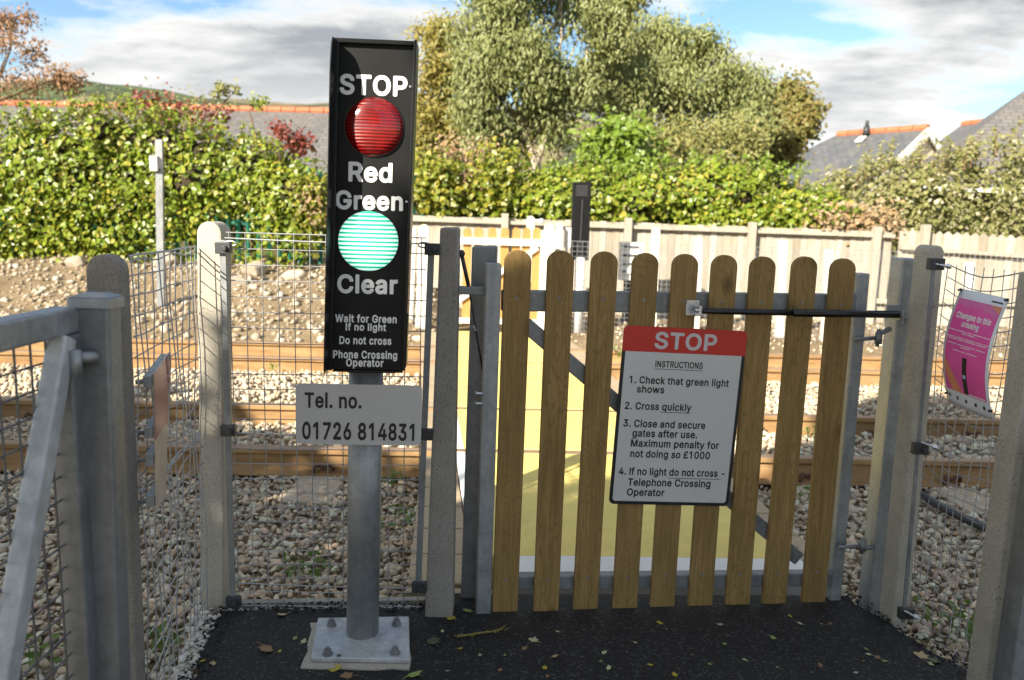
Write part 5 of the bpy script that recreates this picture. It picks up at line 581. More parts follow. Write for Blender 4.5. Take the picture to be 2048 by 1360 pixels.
# ---------------------------------------------------------------- the crossing signal
def disc(pl, c, r, n0, n1, k=40): return [(c[0] + r * math.cos(2 * math.pi * i / k), c[1] + r * math.sin(2 * math.pi * i / k)) for i in range(k)]
def dome(mb, pl, c, r, h, n=0.0, k=44, m=8):
    vs = [pl.pt(c[0], c[1], n + h)]; fs = []
    for i in range(1, m + 1):
        t = i / m; vs += [pl.pt(c[0] + r * t * math.cos(2 * math.pi * j / k), c[1] + r * t * math.sin(2 * math.pi * j / k), n + h * math.sqrt(max(0, 1 - t * t * .97)) - (h * .17 if i == m else 0)) for j in range(k)]
    fs += [(0, 1 + j, 1 + (j + 1) % k) for j in range(k)]
    for i in range(m - 1): fs += [(1 + i * k + j, 1 + (i + 1) * k + j, 1 + (i + 1) * k + (j + 1) % k, 1 + i * k + (j + 1) % k) for j in range(k)]
    return mb.add(vs, fs)
sig = thing('crossing_signal', 'black crossing signal with lit green lamp and white words on a grey pole', 'signal', gp(726, 1278))
c0 = dp(737, 743, 2.19); FP = Plane(c0, (math.cos(.063), math.sin(.063), 0), (.0145, 0, 1))          # recessed face plate
hd = .085; _H = FP.off(hd); _a, _b = _H.hit(650, 80), _H.hit(646, 741); _c = FP.off(.014)
TR, BR = _c.hit(824, 80), _c.hit(810, 743); TL, BL = (_a[0], _c.hit(660, 73)[1]), (_b[0], _c.hit(657, 740)[1])
def lerp(a, b, f): return (a[0] + (b[0] - a[0]) * f, a[1] + (b[1] - a[1]) * f)
Wd = TR[0] - TL[0]; fr_ = .012
mb = MB(); mb.prism(FP, [BL, BR, TR, TL], -.001, -.085); obj('case', mb, M['black'], sig, bevel=.004)
mb = MB(); il, ir, it, ib = TL[0] + .012, TR[0] - .008, TL[1] - .012, BL[1] + .010
mb.prism(FP, [BL, (BL[0] + .012, BL[1]), (TL[0] + .012, TL[1]), TL], -.0009, .014); mb.prism(FP, [(BR[0] - .008, BR[1]), BR, TR, (TR[0] - .008, TR[1])], -.0009, .014)
mb.prism(FP, [(TL[0] + .0121, it), (TR[0] - .0081, it), (TR[0] - .0081, TL[1]), (TL[0] + .0121, TL[1])], -.0009, .014); obj('case_rim', mb, M['black'], sig, bevel=.002)
mb = MB(); prof = [(.0142, BL[1] + .003), (hd, BL[1] + .003)] + [(.045 + (hd - .045) * math.cos(t_), TL[1] - .105 + .100 * math.sin(t_)) for t_ in np.linspace(0, math.pi / 2, 12)] + [(.0142, TL[1] - .005)]
def hl(b): return BL[0] + (TL[0] - BL[0]) * (b - BL[1]) / (TL[1] - BL[1])
mb.loft([FP.pt(hl(b) + .0005, b, n_) for n_, b in prof], [FP.pt(hl(b) + .0035, b, n_) for n_, b in prof]); obj('side_hood', mb, M['black'], sig)
mb = MB(); bq = [FP.hit(*q) for q in ((667, 623), (815, 628), (812, 735), (664, 732))]; mb.prism(FP, bq, .0, .0006); obj('notice_plate', mb, M['face'], sig)
mb = MB(); w0 = hl(ib) + .0122
mb.prism(FP, [(BL[0] + .0122, BL[1] + .002), (BR[0] - .0082, BL[1] + .002), (TR[0] - .0082, it - .0002), (TL[0] + .0122, it - .0002)], -.0008, -.0002); obj('face_plate', mb, M['face'], sig)
for px, py, r_, nm, mt in ((741, 254, 58, 'red_lens', 'red_lens'), (733, 482, 60, 'green_lens', 'green_lens')):
    c = FP.hit(px, py); e = FP.hit(px + r_, py); rr = e[0] - c[0]
    mb = MB(); mb.loft([FP.pt(a, b, .0) for a, b in disc(FP, c, rr * 1.03, 0, 0)], [FP.pt(a, b, .003) for a, b in disc(FP, c, rr * 1.03, 0, 0)]); ring = obj('lens_ring', mb, M['black'], sig)
    mb = MB(); (nm == 'green_lens') and M.__setitem__('green_lens', m_lens('lit green lens', (0.0, 0.25, 0.14), 0.95, FP.pt(c[0], c[1], .012) - sig.location, rr)); dome(mb, FP, c, rr, .026 if nm == 'red_lens' else .012, .003); o = obj(nm, mb, M[mt], sig, smooth=True)
lines([('STOP', 671, 806, 146, 187), ('Red', 691, 779, 322, 362), ('Green', 666, 801, 379, 417), ('Clear', 672, 793, 547, 585)], FP, M['white_print'], sig, .0012, 'bold', -.01)
lines([('Wait for Green', 669, 792, 627, 643), ('If no light', 690, 771, 645, 660), ('Do not cross', 678, 782, 671, 687), ('Phone Crossing', 666, 794, 699, 715), ('Operator', 692, 767, 716, 732)], FP, M['white_print'], sig, .0016, 'bold', .02)
for px, py in ((662, 166), (812, 174), (659, 399), (808, 404)):
    c = FP.hit(px, py); mb = MB(); mb.prism(FP, disc(FP, c, .003, 0, 0, 12), 0, .003); obj('screw', mb, M['zinc'], sig)
mb = MB(); zb = FP.pt(*lerp(BL, BR, .5)).z
mb.prism(FP, [(BL[0] + .05, BL[1] - .012), (BR[0] - .03, BL[1] - .012), (BR[0] - .03, BL[1] + .001), (BL[0] + .05, BL[1] + .001)], -.02, -.06); mb.prism(FP, [(BL[0] + .012, BL[1] - .006), (BR[0] - .008, BL[1] - .006), (BR[0] - .008, BL[1] - .0005), (BL[0] + .012, BL[1] - .0005)], .002, -.08); obj('case_underside', mb, M['black'], sig, bevel=.001)
pb = gp(725, 1276); ptop = dp(729, 760, 2.25); PR = .0505
mb = MB(); mb.tube([(pb.x, pb.y, .012), (pb.x + (ptop.x - pb.x), ptop.y - .0 + .03, zb + .02)], PR, 40); obj('pole', mb, M['galv'], sig, smooth=True)
mb = MB(); mb.tube([(pb.x, pb.y, .0125), (pb.x, pb.y, .018)], [PR + .010, PR + .001], 40, cap=False); obj('weld_fillet', mb, M['galv'], sig, smooth=True)
PC = [gp(636, 1236, .02), gp(818, 1233, .02), gp(820, 1319, .02), gp(621, 1316, .02)]
mb = MB(); mb.loft([Vector((p.x, p.y, .006)) for p in PC], [Vector((p.x, p.y, .022)) for p in PC]); obj('base_plate', mb, M['galv_lit'], sig, bevel=.004)
pc = sum((Vector((p.x, p.y, 0)) for p in PC), Vector()) / 4
for px, py in ((663, 1246), (793, 1244), (655, 1304), (790, 1302)):
    c = gp(px, py, .03); mb = MB(); mb.tube([(c.x, c.y, .0225), (c.x, c.y, .026)], .016, 14); mb.tube([(c.x, c.y, .026), (c.x, c.y, .038)], .0125, 6); mb.tube([(c.x, c.y, .038), (c.x, c.y, .046)], .007, 10); obj('anchor_bolt', mb, M['galv_dark'], sig)
mb = MB(); G = [pc + (Vector((p.x, p.y, 0)) - pc) * 1.07 + Vector((-.008, -.016, 0)) for p in PC]
ringp = []
for i in range(4):
    a, b = G[i], G[(i + 1) % 4]; ringp += [a + (b - a) * k_ / 6 + Vector((rnd.uniform(-.006, .006), rnd.uniform(-.006, .006), 0)) for k_ in range(6)]
mb.loft([p + Vector((0, 0, -.02)) for p in ringp], [p + Vector((0, 0, .0055)) for p in ringp]); o = obj('mortar_pad', mb, M['conc_warm'], loc=(pc.x, pc.y, 0)); tag(o, 'rough concrete pad under the base plate of the black signal', 'concrete pad')
# telephone number sign
tel = thing('telephone_sign', 'pale grey telephone number sign fixed to the grey pole below the black signal', 'sign', dp(718, 890, 2.2))
TP = Plane(dp(718, 830, 2.212), (math.cos(.045), math.sin(.045), 0), (.012, 0, 1)); q = [TP.hit(*p) for p in ((594, 765), (846, 773), (840, 893), (590, 886))]
mb = MB(); mb.prism(TP, rrect((q[0][0] + q[3][0]) / 2, (q[1][0] + q[2][0]) / 2, (q[2][1] + q[3][1]) / 2, (q[0][1] + q[1][1]) / 2, .013), -.0025, 0); obj('plate', mb, M['tel'], tel)
lines([('Tel. no.', 609, 723, 783, 814), ('01726 814831', 605, 829, 842, 877)], TP, M['ink'], tel, .0008)
mb = MB(); mb.prism(TP, [(q[0][0] + .1, q[0][1] - .09), (q[1][0] - .12, q[0][1] - .09), (q[1][0] - .12, q[0][1] - .07), (q[0][0] + .1, q[0][1] - .07)], -.0026, -.022); obj('fixing_channel', mb, M['zinc'], tel)

# ---------------------------------------------------------------- picket gate
GA = gp(985, 1228); GB = gp(1655, 1207); GP = Plane((GA.x, GA.y, 0), (GB - GA))
gate = thing('picket_gate', 'wooden picket gate with round topped pales on a galvanised steel frame', 'gate', GA)
TOPS = [(1037, 500), (1123, 501), (1211, 503), (1293, 506), (1373, 508), (1452, 510), (1529, 513), (1613, 513), (1690, 517)]
BOTS = [(1010, 1224), (1092, 1223), (1171, 1219), (1250, 1217), (1325, 1214), (1401, 1212), (1476, 1210), (1549, 1208), (1628, 1205)]
for (tx, ty), (bx, by) in zip(TOPS, BOTS):
    t0, b0 = GP.hit(tx, ty), GP.hit(bx, by); hw = .0435; r_ = hw * 1.02; cx_, cy_ = t0[0], t0[1] - r_ * .86
    poly = [(b0[0] - hw, b0[1]), (b0[0] + hw, b0[1])] + [(cx_ + hw * math.cos(a), cy_ + r_ * .86 * math.sin(a)) for a in np.linspace(0, math.pi, 17)]
    mb = MB(); mb.prism(GP, poly, 0, -.02); pk = obj('picket', mb, M['wood'], gate, bevel=.003)
    for f in (.125, .905):
        s_ = lerp(t0, b0, f); mb = MB(); mb.prism(GP, disc(GP, s_, .0048, 0, 0, 10), -.001, .0014); obj('screw', mb, M['galv_dark'], pk)
def gbar(nm, p0, p1, w, n0, n1, mat):
    a, b = GP.off(n0).hit(*p0), GP.off(n0).hit(*p1); d = Vector((b[0] - a[0], b[1] - a[1], 0)).normalized(); nn = Vector((-d.y, d.x, 0)) * w / 2; mb = MB()
    mb.prism(GP, [(a[0] - nn.x, a[1] - nn.y), (b[0] - nn.x, b[1] - nn.y), (b[0] + nn.x, b[1] + nn.y), (a[0] + nn.x, a[1] + nn.y)], n0, n1); return obj(nm, mb, mat, gate, bevel=.004)
gbar('frame_stile', (988, 527), (967, 1230), .050, -.004, -.054, M['galv']); gbar('frame_stile', (1729, 547), (1671, 1205), .042, -.0205, -.07, M['galv'])
gbar('frame_rail', (1004, 602), (1717, 609), .068, -.0215, -.060, M['galv_dark']); gbar('frame_rail', (988, 1167), (1672, 1160), .050, -.0215, -.060, M['galv_dark'])
gbar('diagonal_brace', (1052, 650), (1600, 1120), .050, -.0225, -.055, M['galv_dark'])
a = GP.pt(*GP.hit(948, 584), -.05); mb = MB(); mb.box(a + Vector((.0, 0, 0)), GP.ex * .045, Vector((0, .016, 0)), Vector((0, 0, .013))); obj('latch_bar', mb, M['galv_dark'], gate, bevel=.002)
# gate posts
pl = XZ(2.60); mb, poly = quadpost(pl, ((944, 493), (995, 493), (920, 1226), (966, 1226)), .085); lgp = thing('steel_gate_post', 'galvanised square gate post behind the left stile of the picket gate', 'gate post', (-.1, 2.62, 0)); obj('shaft', mb, M['galv_dark'], lgp, bevel=.006)
pl = XZ(2.66); mb, poly = quadpost(pl, ((1806, 517), (1846, 518), (1738, 1207), (1768, 1207)), .09); rgp = thing('steel_gate_post', 'galvanised square hinge post between the picket gate and the round topped concrete post', 'gate post', (1.25, 2.68, 0)); obj('shaft', mb, M['galv'], rgp, bevel=.006)
for y_, up_ in ((668, -1), (1084, 1)):
    pz = XZ(2.64); xx = (1722 if y_ < 900 else 1690); a = pz.pt(*pz.hit(xx, y_ + 10)); b = pz.pt(*pz.hit(xx + 40, y_ + 8)); e = pz.pt(*pz.hit(xx + 54, y_ - 8 if up_ < 0 else y_ + 16)); mb = MB()
    mb.tube([a - Vector((.02, -.0, 0)), a, b - Vector((.012, 0, 0))], .007, 8); mb.tube([b - Vector((.008, 0, .02)), b - Vector((.008, 0, -.02))], .012, 10); mb.tube([b + Vector((-.01, 0, -.03)), b + Vector((-.01, 0, .03))], .0065, 8); mb.tube([b + Vector((-.012, 0, .012 * -up_)), e + Vector((.02, .03, 0))], .009, 8); obj('hinge_hook', mb, M['galv_dark'], rgp, smooth=True)
# latch lever with ball knob, standing against the concrete post
lv = thing('latch_lever', 'slim dark latch lever with a ball knob beside the speckled concrete post', 'latch lever', (-.13, 2.54, .4)); LPn = XZ(2.53); P_ = lambda x, y: LPn.pt(*LPn.hit(x, y))
mb = MB(); mb.ball(P_(923, 507), .012, 14); mb.tube([P_(906, 487), P_(923, 507)], .004, 6); obj('knob', mb, M['dark'], lv, smooth=True)
mb = MB(); mb.tube([P_(924, 512), P_(937, 572)], .0065, 8); mb.tube([P_(937, 572), P_(966, 745)], .0035, 6); obj('rod', mb, M['dark'], lv, smooth=True)
mb = MB(); mb.tube([P_(946, 652), P_(952, 662)], .005, 6); obj('rod_joint', mb, M['zinc'], lv)
for y_ in (783, 803):
    mb = MB(); c = P_(958, y_); mb.tube([c + Vector((-.012, -.03, 0)), c + Vector((.03, -.03, 0))], .005, 6); mb.ball(c + Vector((-.006, -.03, 0)), .008, 8); obj('stile_bolt', mb, M['zinc'], gate)
# gate closer
cl = thing('gate_closer', 'black gas strut gate closer reaching from a pale to the hinge post', 'gate closer', GP.pt(*GP.hit(1390, 616), .03)); GO = GP.off(.045)
p0, p1 = GO.pt(*GO.hit(1404, 622)), GO.pt(*GO.hit(1797, 629)); pm = GO.pt(*GO.hit(1585, 626))
mb = MB(); mb.tube([p0, pm], .0098, 16); mb.tube([pm, p1], .0125, 16); obj('cylinder', mb, M['rubber'], cl, smooth=True)
mb = MB(); mb.tube([GO.pt(*GO.hit(1390, 620)), p0], .006, 10); obj('piston_rod', mb, M['zinc'], cl, smooth=True)
k_ = GP.hit(1384, 616); mb = MB(); mb.prism(GP, rrect(k_[0] - .022, k_[0] + .022, k_[1] - .025, k_[1] + .026, .004), .0005, .005); mb.prism(GP, [(k_[0] - .006, k_[1] - .022), (k_[0] + .022, k_[1] - .016), (k_[0] + .022, k_[1] - .010), (k_[0] - .006, k_[1] - .012)], .005, .05); mb.tube([GP.pt(k_[0] + .012, k_[1] - .02, .044), GP.pt(k_[0] + .012, k_[1] + .012, .044)], .008, 8)
for u in (-.015, .015): mb.tube([GP.pt(k_[0] + u, k_[1] + .019, .004), GP.pt(k_[0] + u, k_[1] + .019, .009)], .005, 6)
obj('pale_bracket', mb, M['zinc'], cl, bevel=.001)
mb = MB(); q = GO.pt(*GO.hit(1806, 636)); mb.tube([p1, q], .007, 10); mb.tube([q + Vector((0, 0, -.022)), q + Vector((0, 0, .024))], .008, 8); mb.box(q + Vector((.018, .03, -.005)), (.03, 0, 0), (0, .035, 0), (0, 0, .004)); mb.box(q + Vector((-.015, .045, .018)), (.022, 0, 0), (0, .006, 0), (0, 0, .02)); obj('post_bracket', mb, M['galv'], cl, bevel=.001)
# instruction sign
ins = thing('instruction_sign', 'white instruction sign with red STOP header screwed to the picket gate', 'sign', GP.pt(*GP.hit(1340, 1010), .01)); q = [GP.off(.008).hit(*p) for p in ((1249, 652), (1495, 661), (1457, 1014), (1217, 1006))]
exs = (Vector((q[1][0] + q[2][0], 0, 0)) - Vector((q[0][0] + q[3][0], 0, 0))).x / 2; lean = ((q[0][0] + q[1][0]) - (q[2][0] + q[3][0])) / 2 / (((q[0][1] + q[1][1]) - (q[2][1] + q[3][1])) / 2)
tilt = ((q[1][1] - q[0][1]) + (q[2][1] - q[3][1])) / 2 / exs
ex_ = GP.ex + Vector((0, 0, tilt)); IP = Plane(GP.pt(0, 0, .008), ex_, Vector((0, 0, 1)) + GP.ex * ((lean - tilt) / 2)); IP.ez = (Vector((0, 0, 1)) + GP.ex * lean).normalized()
def ihit(px, py):
    a = GP.off(.008).hit(px, py); exl = Vector((ex_.normalized().dot(GP.ex), ex_.normalized().z)); ezl = Vector((IP.ez.dot(GP.ex), IP.ez.z)); det = exl.x * ezl.y - exl.y * ezl.x
    return ((a[0] * ezl.y - a[1] * ezl.x) / det, (exl.x * a[1] - exl.y * a[0]) / det)
IP.hit = ihit; IP.n = GP.n
q = [ihit(*p) for p in ((1249, 652), (1495, 661), (1457, 1014), (1217, 1006))]; x0, x1, y0, y1 = (q[0][0] + q[3][0]) / 2, (q[1][0] + q[2][0]) / 2, (q[2][1] + q[3][1]) / 2, (q[0][1] + q[1][1]) / 2
hy_ = (ihit(1246, 703)[1] + ihit(1490, 711)[1]) / 2
mb = MB(); mb.prism(IP, rrect(x0, x1, y0, hy_, .017, 6, (0, 0, 1, 1)), -.003, 0); obj('black_border', mb, M['ink'], ins)
mb = MB(); mb.prism(IP, rrect(x0, x1, hy_ + .0002, y1, .017, 6, (1, 1, 0, 0)), -.003, .0002); obj('red_header', mb, M['red_print'], ins)
mb = MB(); mb.prism(IP, rrect(x0 + .0115, x1 - .0115, y0 + .0115, hy_ - .0002, .010, 6, (0, 0, 1, 1)), .0001, .0006); obj('white_panel', mb, M['sign'], ins)
mb = MB(); letter(mb, IP, 'STOP', 1308, 1432, 663, 697, .001); obj('header_lettering', mb, M['stop_grey'], ins)
lines([t_ for t_ in (('INSTRUCTIONS', 1310, 1405, 721, 734), ('1. Check that green light', 1258, 1457, 751, 766), ('shows', 1273, 1328, 770, 785), ('2. Cross quickly', 1249, 1382, 803, 818), ('3. Close and secure', 1246, 1410, 838, 853), ('gates after use.', 1264, 1394, 858, 873), ('Maximum penalty for', 1261, 1437, 878, 893), ('not doing so £1000', 1260, 1419, 899, 914), ('4. If no light do not cross -', 1237, 1448, 934, 949), ('Telephone Crossing', 1255, 1420, 956, 971), ('Operator', 1253, 1328, 976, 991))], IP, M['ink'], ins, .001)
mb = MB(); under(mb, IP, 1309, 1405, 737.5, .0016, .001); under(mb, IP, 1321, 1381, 824, .0016, .001); under(mb, IP, 1336, 1442, 956, .0016, .001); obj('underlines', mb, M['ink'], ins)
mb = MB(); mb.prism(IP, [(x0 + .02, y0 + .08), (x1 - .02, y0 + .08), (x1 - .02, y0 + .1), (x0 + .02, y0 + .1)], -.0075, -.0031); obj('fixing_channel', mb, M['zinc'], ins)

# ---------------------------------------------------------------- poster
pos = thing('poster', 'curling pink poster tied to the mesh at the right', 'poster', gp(1940, 1330)); fd = (q2 - q1).normalized(); PPl = Plane(q1 + Vector((-.02, -.012, 0)), fd)
pc4 = [PPl.hit(*p) for p in ((1922, 577), (2019, 598), (1990, 841), (1900, 803))]
def ppt(u, v, n=0.0):
    a = [(1 - u) * (1 - v) * pc4[0][i] + u * (1 - v) * pc4[1][i] + u * v * pc4[2][i] + (1 - u) * v * pc4[3][i] for i in (0, 1)]
    return PPl.pt(a[0], a[1], n - (.040 * math.sin(math.pi * v * .95) + .012 * math.sin(math.pi * u) * (v - .3)) * (-1 if PPl.n.dot(EYE - PPl.o) > 0 else 1))
PS = 1 if PPl.n.dot(EYE - PPl.o) > 0 else -1
def patch(mb, pts_uv, n): mb.add([ppt(u, v, n * PS) for u, v in pts_uv], [tuple(range(len(pts_uv)))])
def strip(mb, u0, u1, v0, v1, n, nu=4, nv=14, f0=None):
    vs = [ppt(u0 + (u1 - u0) * i / nu, v0 + (v1 - v0) * j / nv, n * PS) for j in range(nv + 1) for i in range(nu + 1)]; mb.add(vs, [(j * (nu + 1) + i, j * (nu + 1) + i + 1, (j + 1) * (nu + 1) + i + 1, (j + 1) * (nu + 1) + i) for j in range(nv) for i in range(nu)])
mb = MB(); strip(mb, 0, 1, 0, 1, 0, 8, 20); o = obj('sheet', mb, M['paper'], pos, smooth=True); sm = o.modifiers.new('thickness', 'SOLIDIFY'); sm.thickness = .0012; sm.offset = 0
mb = MB(); strip(mb, .055, .945, .075, .86, .0016, 6, 18); obj('magenta_field', mb, M['magenta'], pos, smooth=True)
mb = MB()
for k in range(12): u0, u1 = .055 + .89 * k / 12, .055 + .89 * (k + 1) / 12; hgt = lambda u: .075 + .035 + .05 * (math.sin(u * 9) * .3 + u) + .02 * math.sin(u * 31); patch(mb, [(u0, .076), (u1, .076), (u1, hgt(u1)), (u0, hgt(u0))], .0021)
obj('pale_hills_print', mb, M['pink'], pos)
mb = MB(); patch(mb, [(.70, .076), (.945, .076), (.945, .14), (.86, .11)], .0025); obj('orange_corner_print', mb, M['orange_print'], pos); mb = MB()
for k in range(6): v0, v1 = .57 + .29 * k / 6, .57 + .29 * (k + 1) / 6; r_ = lambda v: .056 + max(0, min(.42, (v - .57) * 1.5)); l_ = lambda v: .056 + max(0, (v - .70) * 1.1); patch(mb, [(l_(v0), v0), (r_(v0), v0), (r_(v1), v1), (l_(v1), v1)], .0021)
obj('orange_corner_print', mb, M['orange_print'], pos)
mb = MB()
def ptext(s, u0, u1, vb, h):
    V, Fs = text_flat(s, 'bold'); mb.add([ppt(u0 + a * (u1 - u0), vb - b * h, .0025 * PS) for a, b in V], Fs)
ptext('Changes to this', .13, .86, .235, .052); obj('title_lettering', mb, M['white_print'], pos); mb = MB(); ptext('crossing', .30, .66, .300, .05); obj('title_lettering', mb, M['white_print'], pos); mb = MB()
for v, segs in ((.335, (.14, .22, .1, .2, .14)), (.352, (.1, .16)), (.392, (.16, .2, .24, .12, .1)), (.408, (.2, .14, .22, .2)), (.448, (.2, .12, .24, .18)), (.464, (.2,)), (.50, (.16, .1, .22))):
    tot = sum(segs) + .02 * (len(segs) - 1); u = .5 - tot / 2
    for s_ in segs: patch(mb, [(u, v), (u + s_, v), (u + s_, v + .006), (u, v + .006)], .0025); u += s_ + .02
obj('small_print', mb, M['white_print'], pos); mb = MB(); patch(mb, [(.52, .842), (.93, .842), (.93, .852), (.52, .852)], .0026); obj('footer_print', mb, M['white_print'], pos)
mb = MB(); path_ = [(.52, .545), (.525, .62), (.53, .70), (.545, .78), (.56, .85)]
for (a, b), (c, d) in zip(path_, path_[1:]): patch(mb, [(a - .045, b), (a + .045, b), (c + .045, d), (c - .045, d)], .0027)
obj('signal_picture', mb, M['ink'], pos); mb = MB(); patch(mb, [(.50, .69), (.56, .69), (.565, .72), (.505, .72)], .0031); obj('lamp_picture', mb, M['cyan'], pos)
mb = MB()
for u in (.12, .32, .52, .72, .88): patch(mb, [(u - .022, .905), (u + .022, .900), (u + .025, .93), (u - .018, .935)], .002)
patch(mb, [(.70, .04), (.93, .04), (.93, .052), (.70, .052)], .002); obj('footer_marks', mb, M['dark'], pos)
for u, v in ((.01, .02), (.97, .02), (.01, .93), (.985, .93)):
    mb = MB(); p = ppt(u, v, .003 * PS); mb.tube([p + Vector((-.008, -.004, .002)), p + Vector((.0, -.006, .006)), p + Vector((.008, .004, -.003))], .0035, 6); obj('cable_tie', mb, M['ink'], pos)

# sign turned edge-on on the left mesh
ls = thing('edge_on_sign', 'red and pale sign on the left mesh, seen almost edge-on with channels behind it', 'sign', (-.95, 2.1, .5)); SP = Plane((-.907, 1.95, 0), Vector((-.069, .25, 0))); qq = [SP.hit(*p) for p in ((306, 748), (338, 704), (331, 985), (312, 1022))]
mb = MB(); mb.prism(SP, qq, -.0015, .0015); obj('plate', mb, m_plain('stained pale print', (0.40, 0.34, 0.28), 0.25, 0, 0.3, 5), ls); sgn = 1 if SP.n.dot(EYE - SP.o) > 0 else -1
m1, m2 = lerp(qq[0], qq[3], .48), lerp(qq[1], qq[2], .5); mb = MB(); e_ = .0018 * sgn; mb.prism(SP, [qq[0], qq[1], m2, m1], e_, e_ + .0006 * sgn); obj('red_panel', mb, m_plain('faded red print', (0.34, 0.07, 0.05), 0.12, 0, 0.3, 3), ls)
for f in (.05, .42, .62, .92):
    a, b = lerp(qq[0], qq[3], f), lerp(qq[1], qq[2], f); mb = MB(); A1 = SP.pt(*a, -sgn * .012); B1 = SP.pt(*b, -sgn * .012); mb.bar(A1 - (B1 - A1) * .05, B1, .018, .028); mb.tube([A1 + Vector((-.004, -.0, 0)), A1 + Vector((-.03, .0, -.004))], .006, 6); obj('back_channel', mb, M['galv'], ls)

# ---------------------------------------------------------------- things on the tarmac
def leafmesh(nm, seed, stem=.3):
    r_ = random.Random(seed); n = 11; mb = MB(); pts = []
    for i in range(n): t = 2 * math.pi * i / n; rr = (1 if i % 2 == 0 else .68) * (.75 + .25 * abs(math.cos(t / 2))) * r_.uniform(.85, 1.15); pts.append((rr * .8 * math.sin(t), rr * math.cos(t), .22 * rr * rr * r_.uniform(.3, 1)))
    mb.add([(0, 0, .06)] + pts, [(0, 1 + i, 1 + (i + 1) % n) for i in range(n)]); mb.tube([(0, -.7, .1), (.05, -1.1, .16), (.1, -1.1 - stem, .05)], .04, 4); me_ = bpy.data.meshes.new(nm); me_.from_pydata(mb.v, [], mb.f); return me_
LM = {k: m_plain(k + ' fallen leaf', c, .6, 0, .3, 90, bumpy=0) for k, c in {'yellow': (.42, .33, .03), 'green': (.25, .32, .08), 'brown': (.22, .13, .06), 'tan': (.40, .30, .16), 'orange': (.42, .15, .03), 'dark': (.07, .085, .04), 'pale': (.45, .46, .25)}.items()}
lms = {}
for k in LM:
    for v in range(2): me_ = leafmesh('fallen_leaf', hash(k) % 97 + v if False else len(lms) * 7 + v); me_.materials.append(LM[k]); lms[k, v] = me_
# singular leaves: photo position, colour, half length (m), label
for i, (px, py, k, s_, lab) in enumerate([(566, 1229, 'tan', .024, 'oval tan leaf lying at the back edge of the tarmac left of the base plate'), (530, 1298, 'brown', .034, 'curled brown leaf with a long stalk on the tarmac left of the base plate'), (670, 1337, 'yellow', .026, 'bright yellow leaf at the front edge of the base plate'),
    (868, 1284, 'dark', .034, 'dark green lobed leaf just right of the base plate'), (903, 1237, 'yellow', .022, 'curled yellow leaf beside the foot of the speckled concrete post'), (828, 1350, 'green', .03, 'yellow green leaf at the bottom edge right of the base plate'), (695, 1352, 'brown', .024, 'russet leaf in front of the concrete pad'),
    (1068, 1281, 'pale', .020, 'pale curled leaf on the tarmac below the second pale of the gate'), (1110, 1312, 'tan', .018, 'tan leaf standing on edge on the tarmac below the third pale'), (1845, 1312, 'tan', .026, 'large tan leaf near the foot of the right mesh'), (1868, 1322, 'dark', .026, 'dull green leaf beside the large tan leaf near the right mesh'), (405, 1322, 'yellow', .014, 'small yellow leaf at the left edge of the tarmac'),
    (426, 1326, 'tan', .014, 'small tan leaf at the left edge of the tarmac'), (678, 1311, 'dark', .012, 'small dark leaf lying on the base plate of the signal'), (936, 1222, 'green', .022, 'green leaf at the foot of the left gate post')]):
    o = bpy.data.objects.new('fallen_leaf', lms[k, i % 2]); COL.objects.link(o); onp = lab.endswith('plate of the signal') and 'lying' in lab; p = gp(px, py, .023 if onp else .002); o.location = p; o.scale = (s_,) * 3; o.rotation_euler = (rnd.uniform(-.25, .25), rnd.uniform(-.25, .25), rnd.uniform(0, 6.28)); tag(o, lab, 'leaf', 'fallen leaves')
small = [(885, 1262), (920, 1297), (1048, 1297), (1209, 1305), (1202, 1322), (1217, 1336), (1320, 1246), (1332, 1258), (1440, 1249), (1449, 1288), (1600, 1247), (1580, 1232), (1660, 1247), (1643, 1248), (1732, 1298), (1738, 1309), (1727, 1322), (1754, 1315), (1712, 1345), (1770, 1322), (1860, 1327), (1090, 1335), (1095, 1352), (895, 1342), (1420, 1328), (1490, 1320), (1300, 1330), (1000, 1340), (960, 1310), (590, 1276), (607, 1283), (559, 1302), (1385, 1310), (1270, 1285), (1545, 1275), (1555, 1335), (1350, 1350), (1640, 1330), (1115, 1263), (1010, 1310)]
names = {'pale': 'tiny pale green leaf fallen on the tarmac in front of the picket gate', 'yellow': 'tiny yellow leaf fallen on the tarmac in front of the picket gate', 'brown': 'tiny brown leaf fallen on the tarmac in front of the picket gate', 'green': 'tiny green leaf fallen on the tarmac in front of the picket gate'}
for i, (px, py) in enumerate(small):
    k = ('pale', 'yellow', 'brown', 'pale', 'green')[i % 5]; o = bpy.data.objects.new('fallen_leaf', lms[k, i % 2]); COL.objects.link(o); o.location = gp(px, py, .002); o.scale = (rnd.uniform(.006, .0135),) * 3; o.rotation_euler = (rnd.uniform(-.3, .3), rnd.uniform(-.3, .3), rnd.uniform(0, 6.28)); tag(o, names[k], 'leaf', 'tiny fallen leaves, ' + k)
mb = MB(); pts = [gp(x_, y_, .008) for x_, y_ in ((915, 1272), (935, 1270), (960, 1266), (985, 1263), (1003, 1258), (1012, 1249))]; mb.tube(pts, [.0045, .003, .004, .003, .003, .0015], 6)
for p in pts[:-1]:
    for _ in range(3): mb.ball(p + Vector((rnd.uniform(-.02, .02), rnd.uniform(-.006, .006), 0)), .0035, 6)
LM['twig'] = m_plain('olive yellow catkin', (.20, .16, .035), .8, 0, .4, 120)
o = obj('catkin_twig', mb, LM['twig'], loc=pts[0], smooth=True); tag(o, 'yellowish knobbly twig lying on the tarmac before the gate', 'twig')
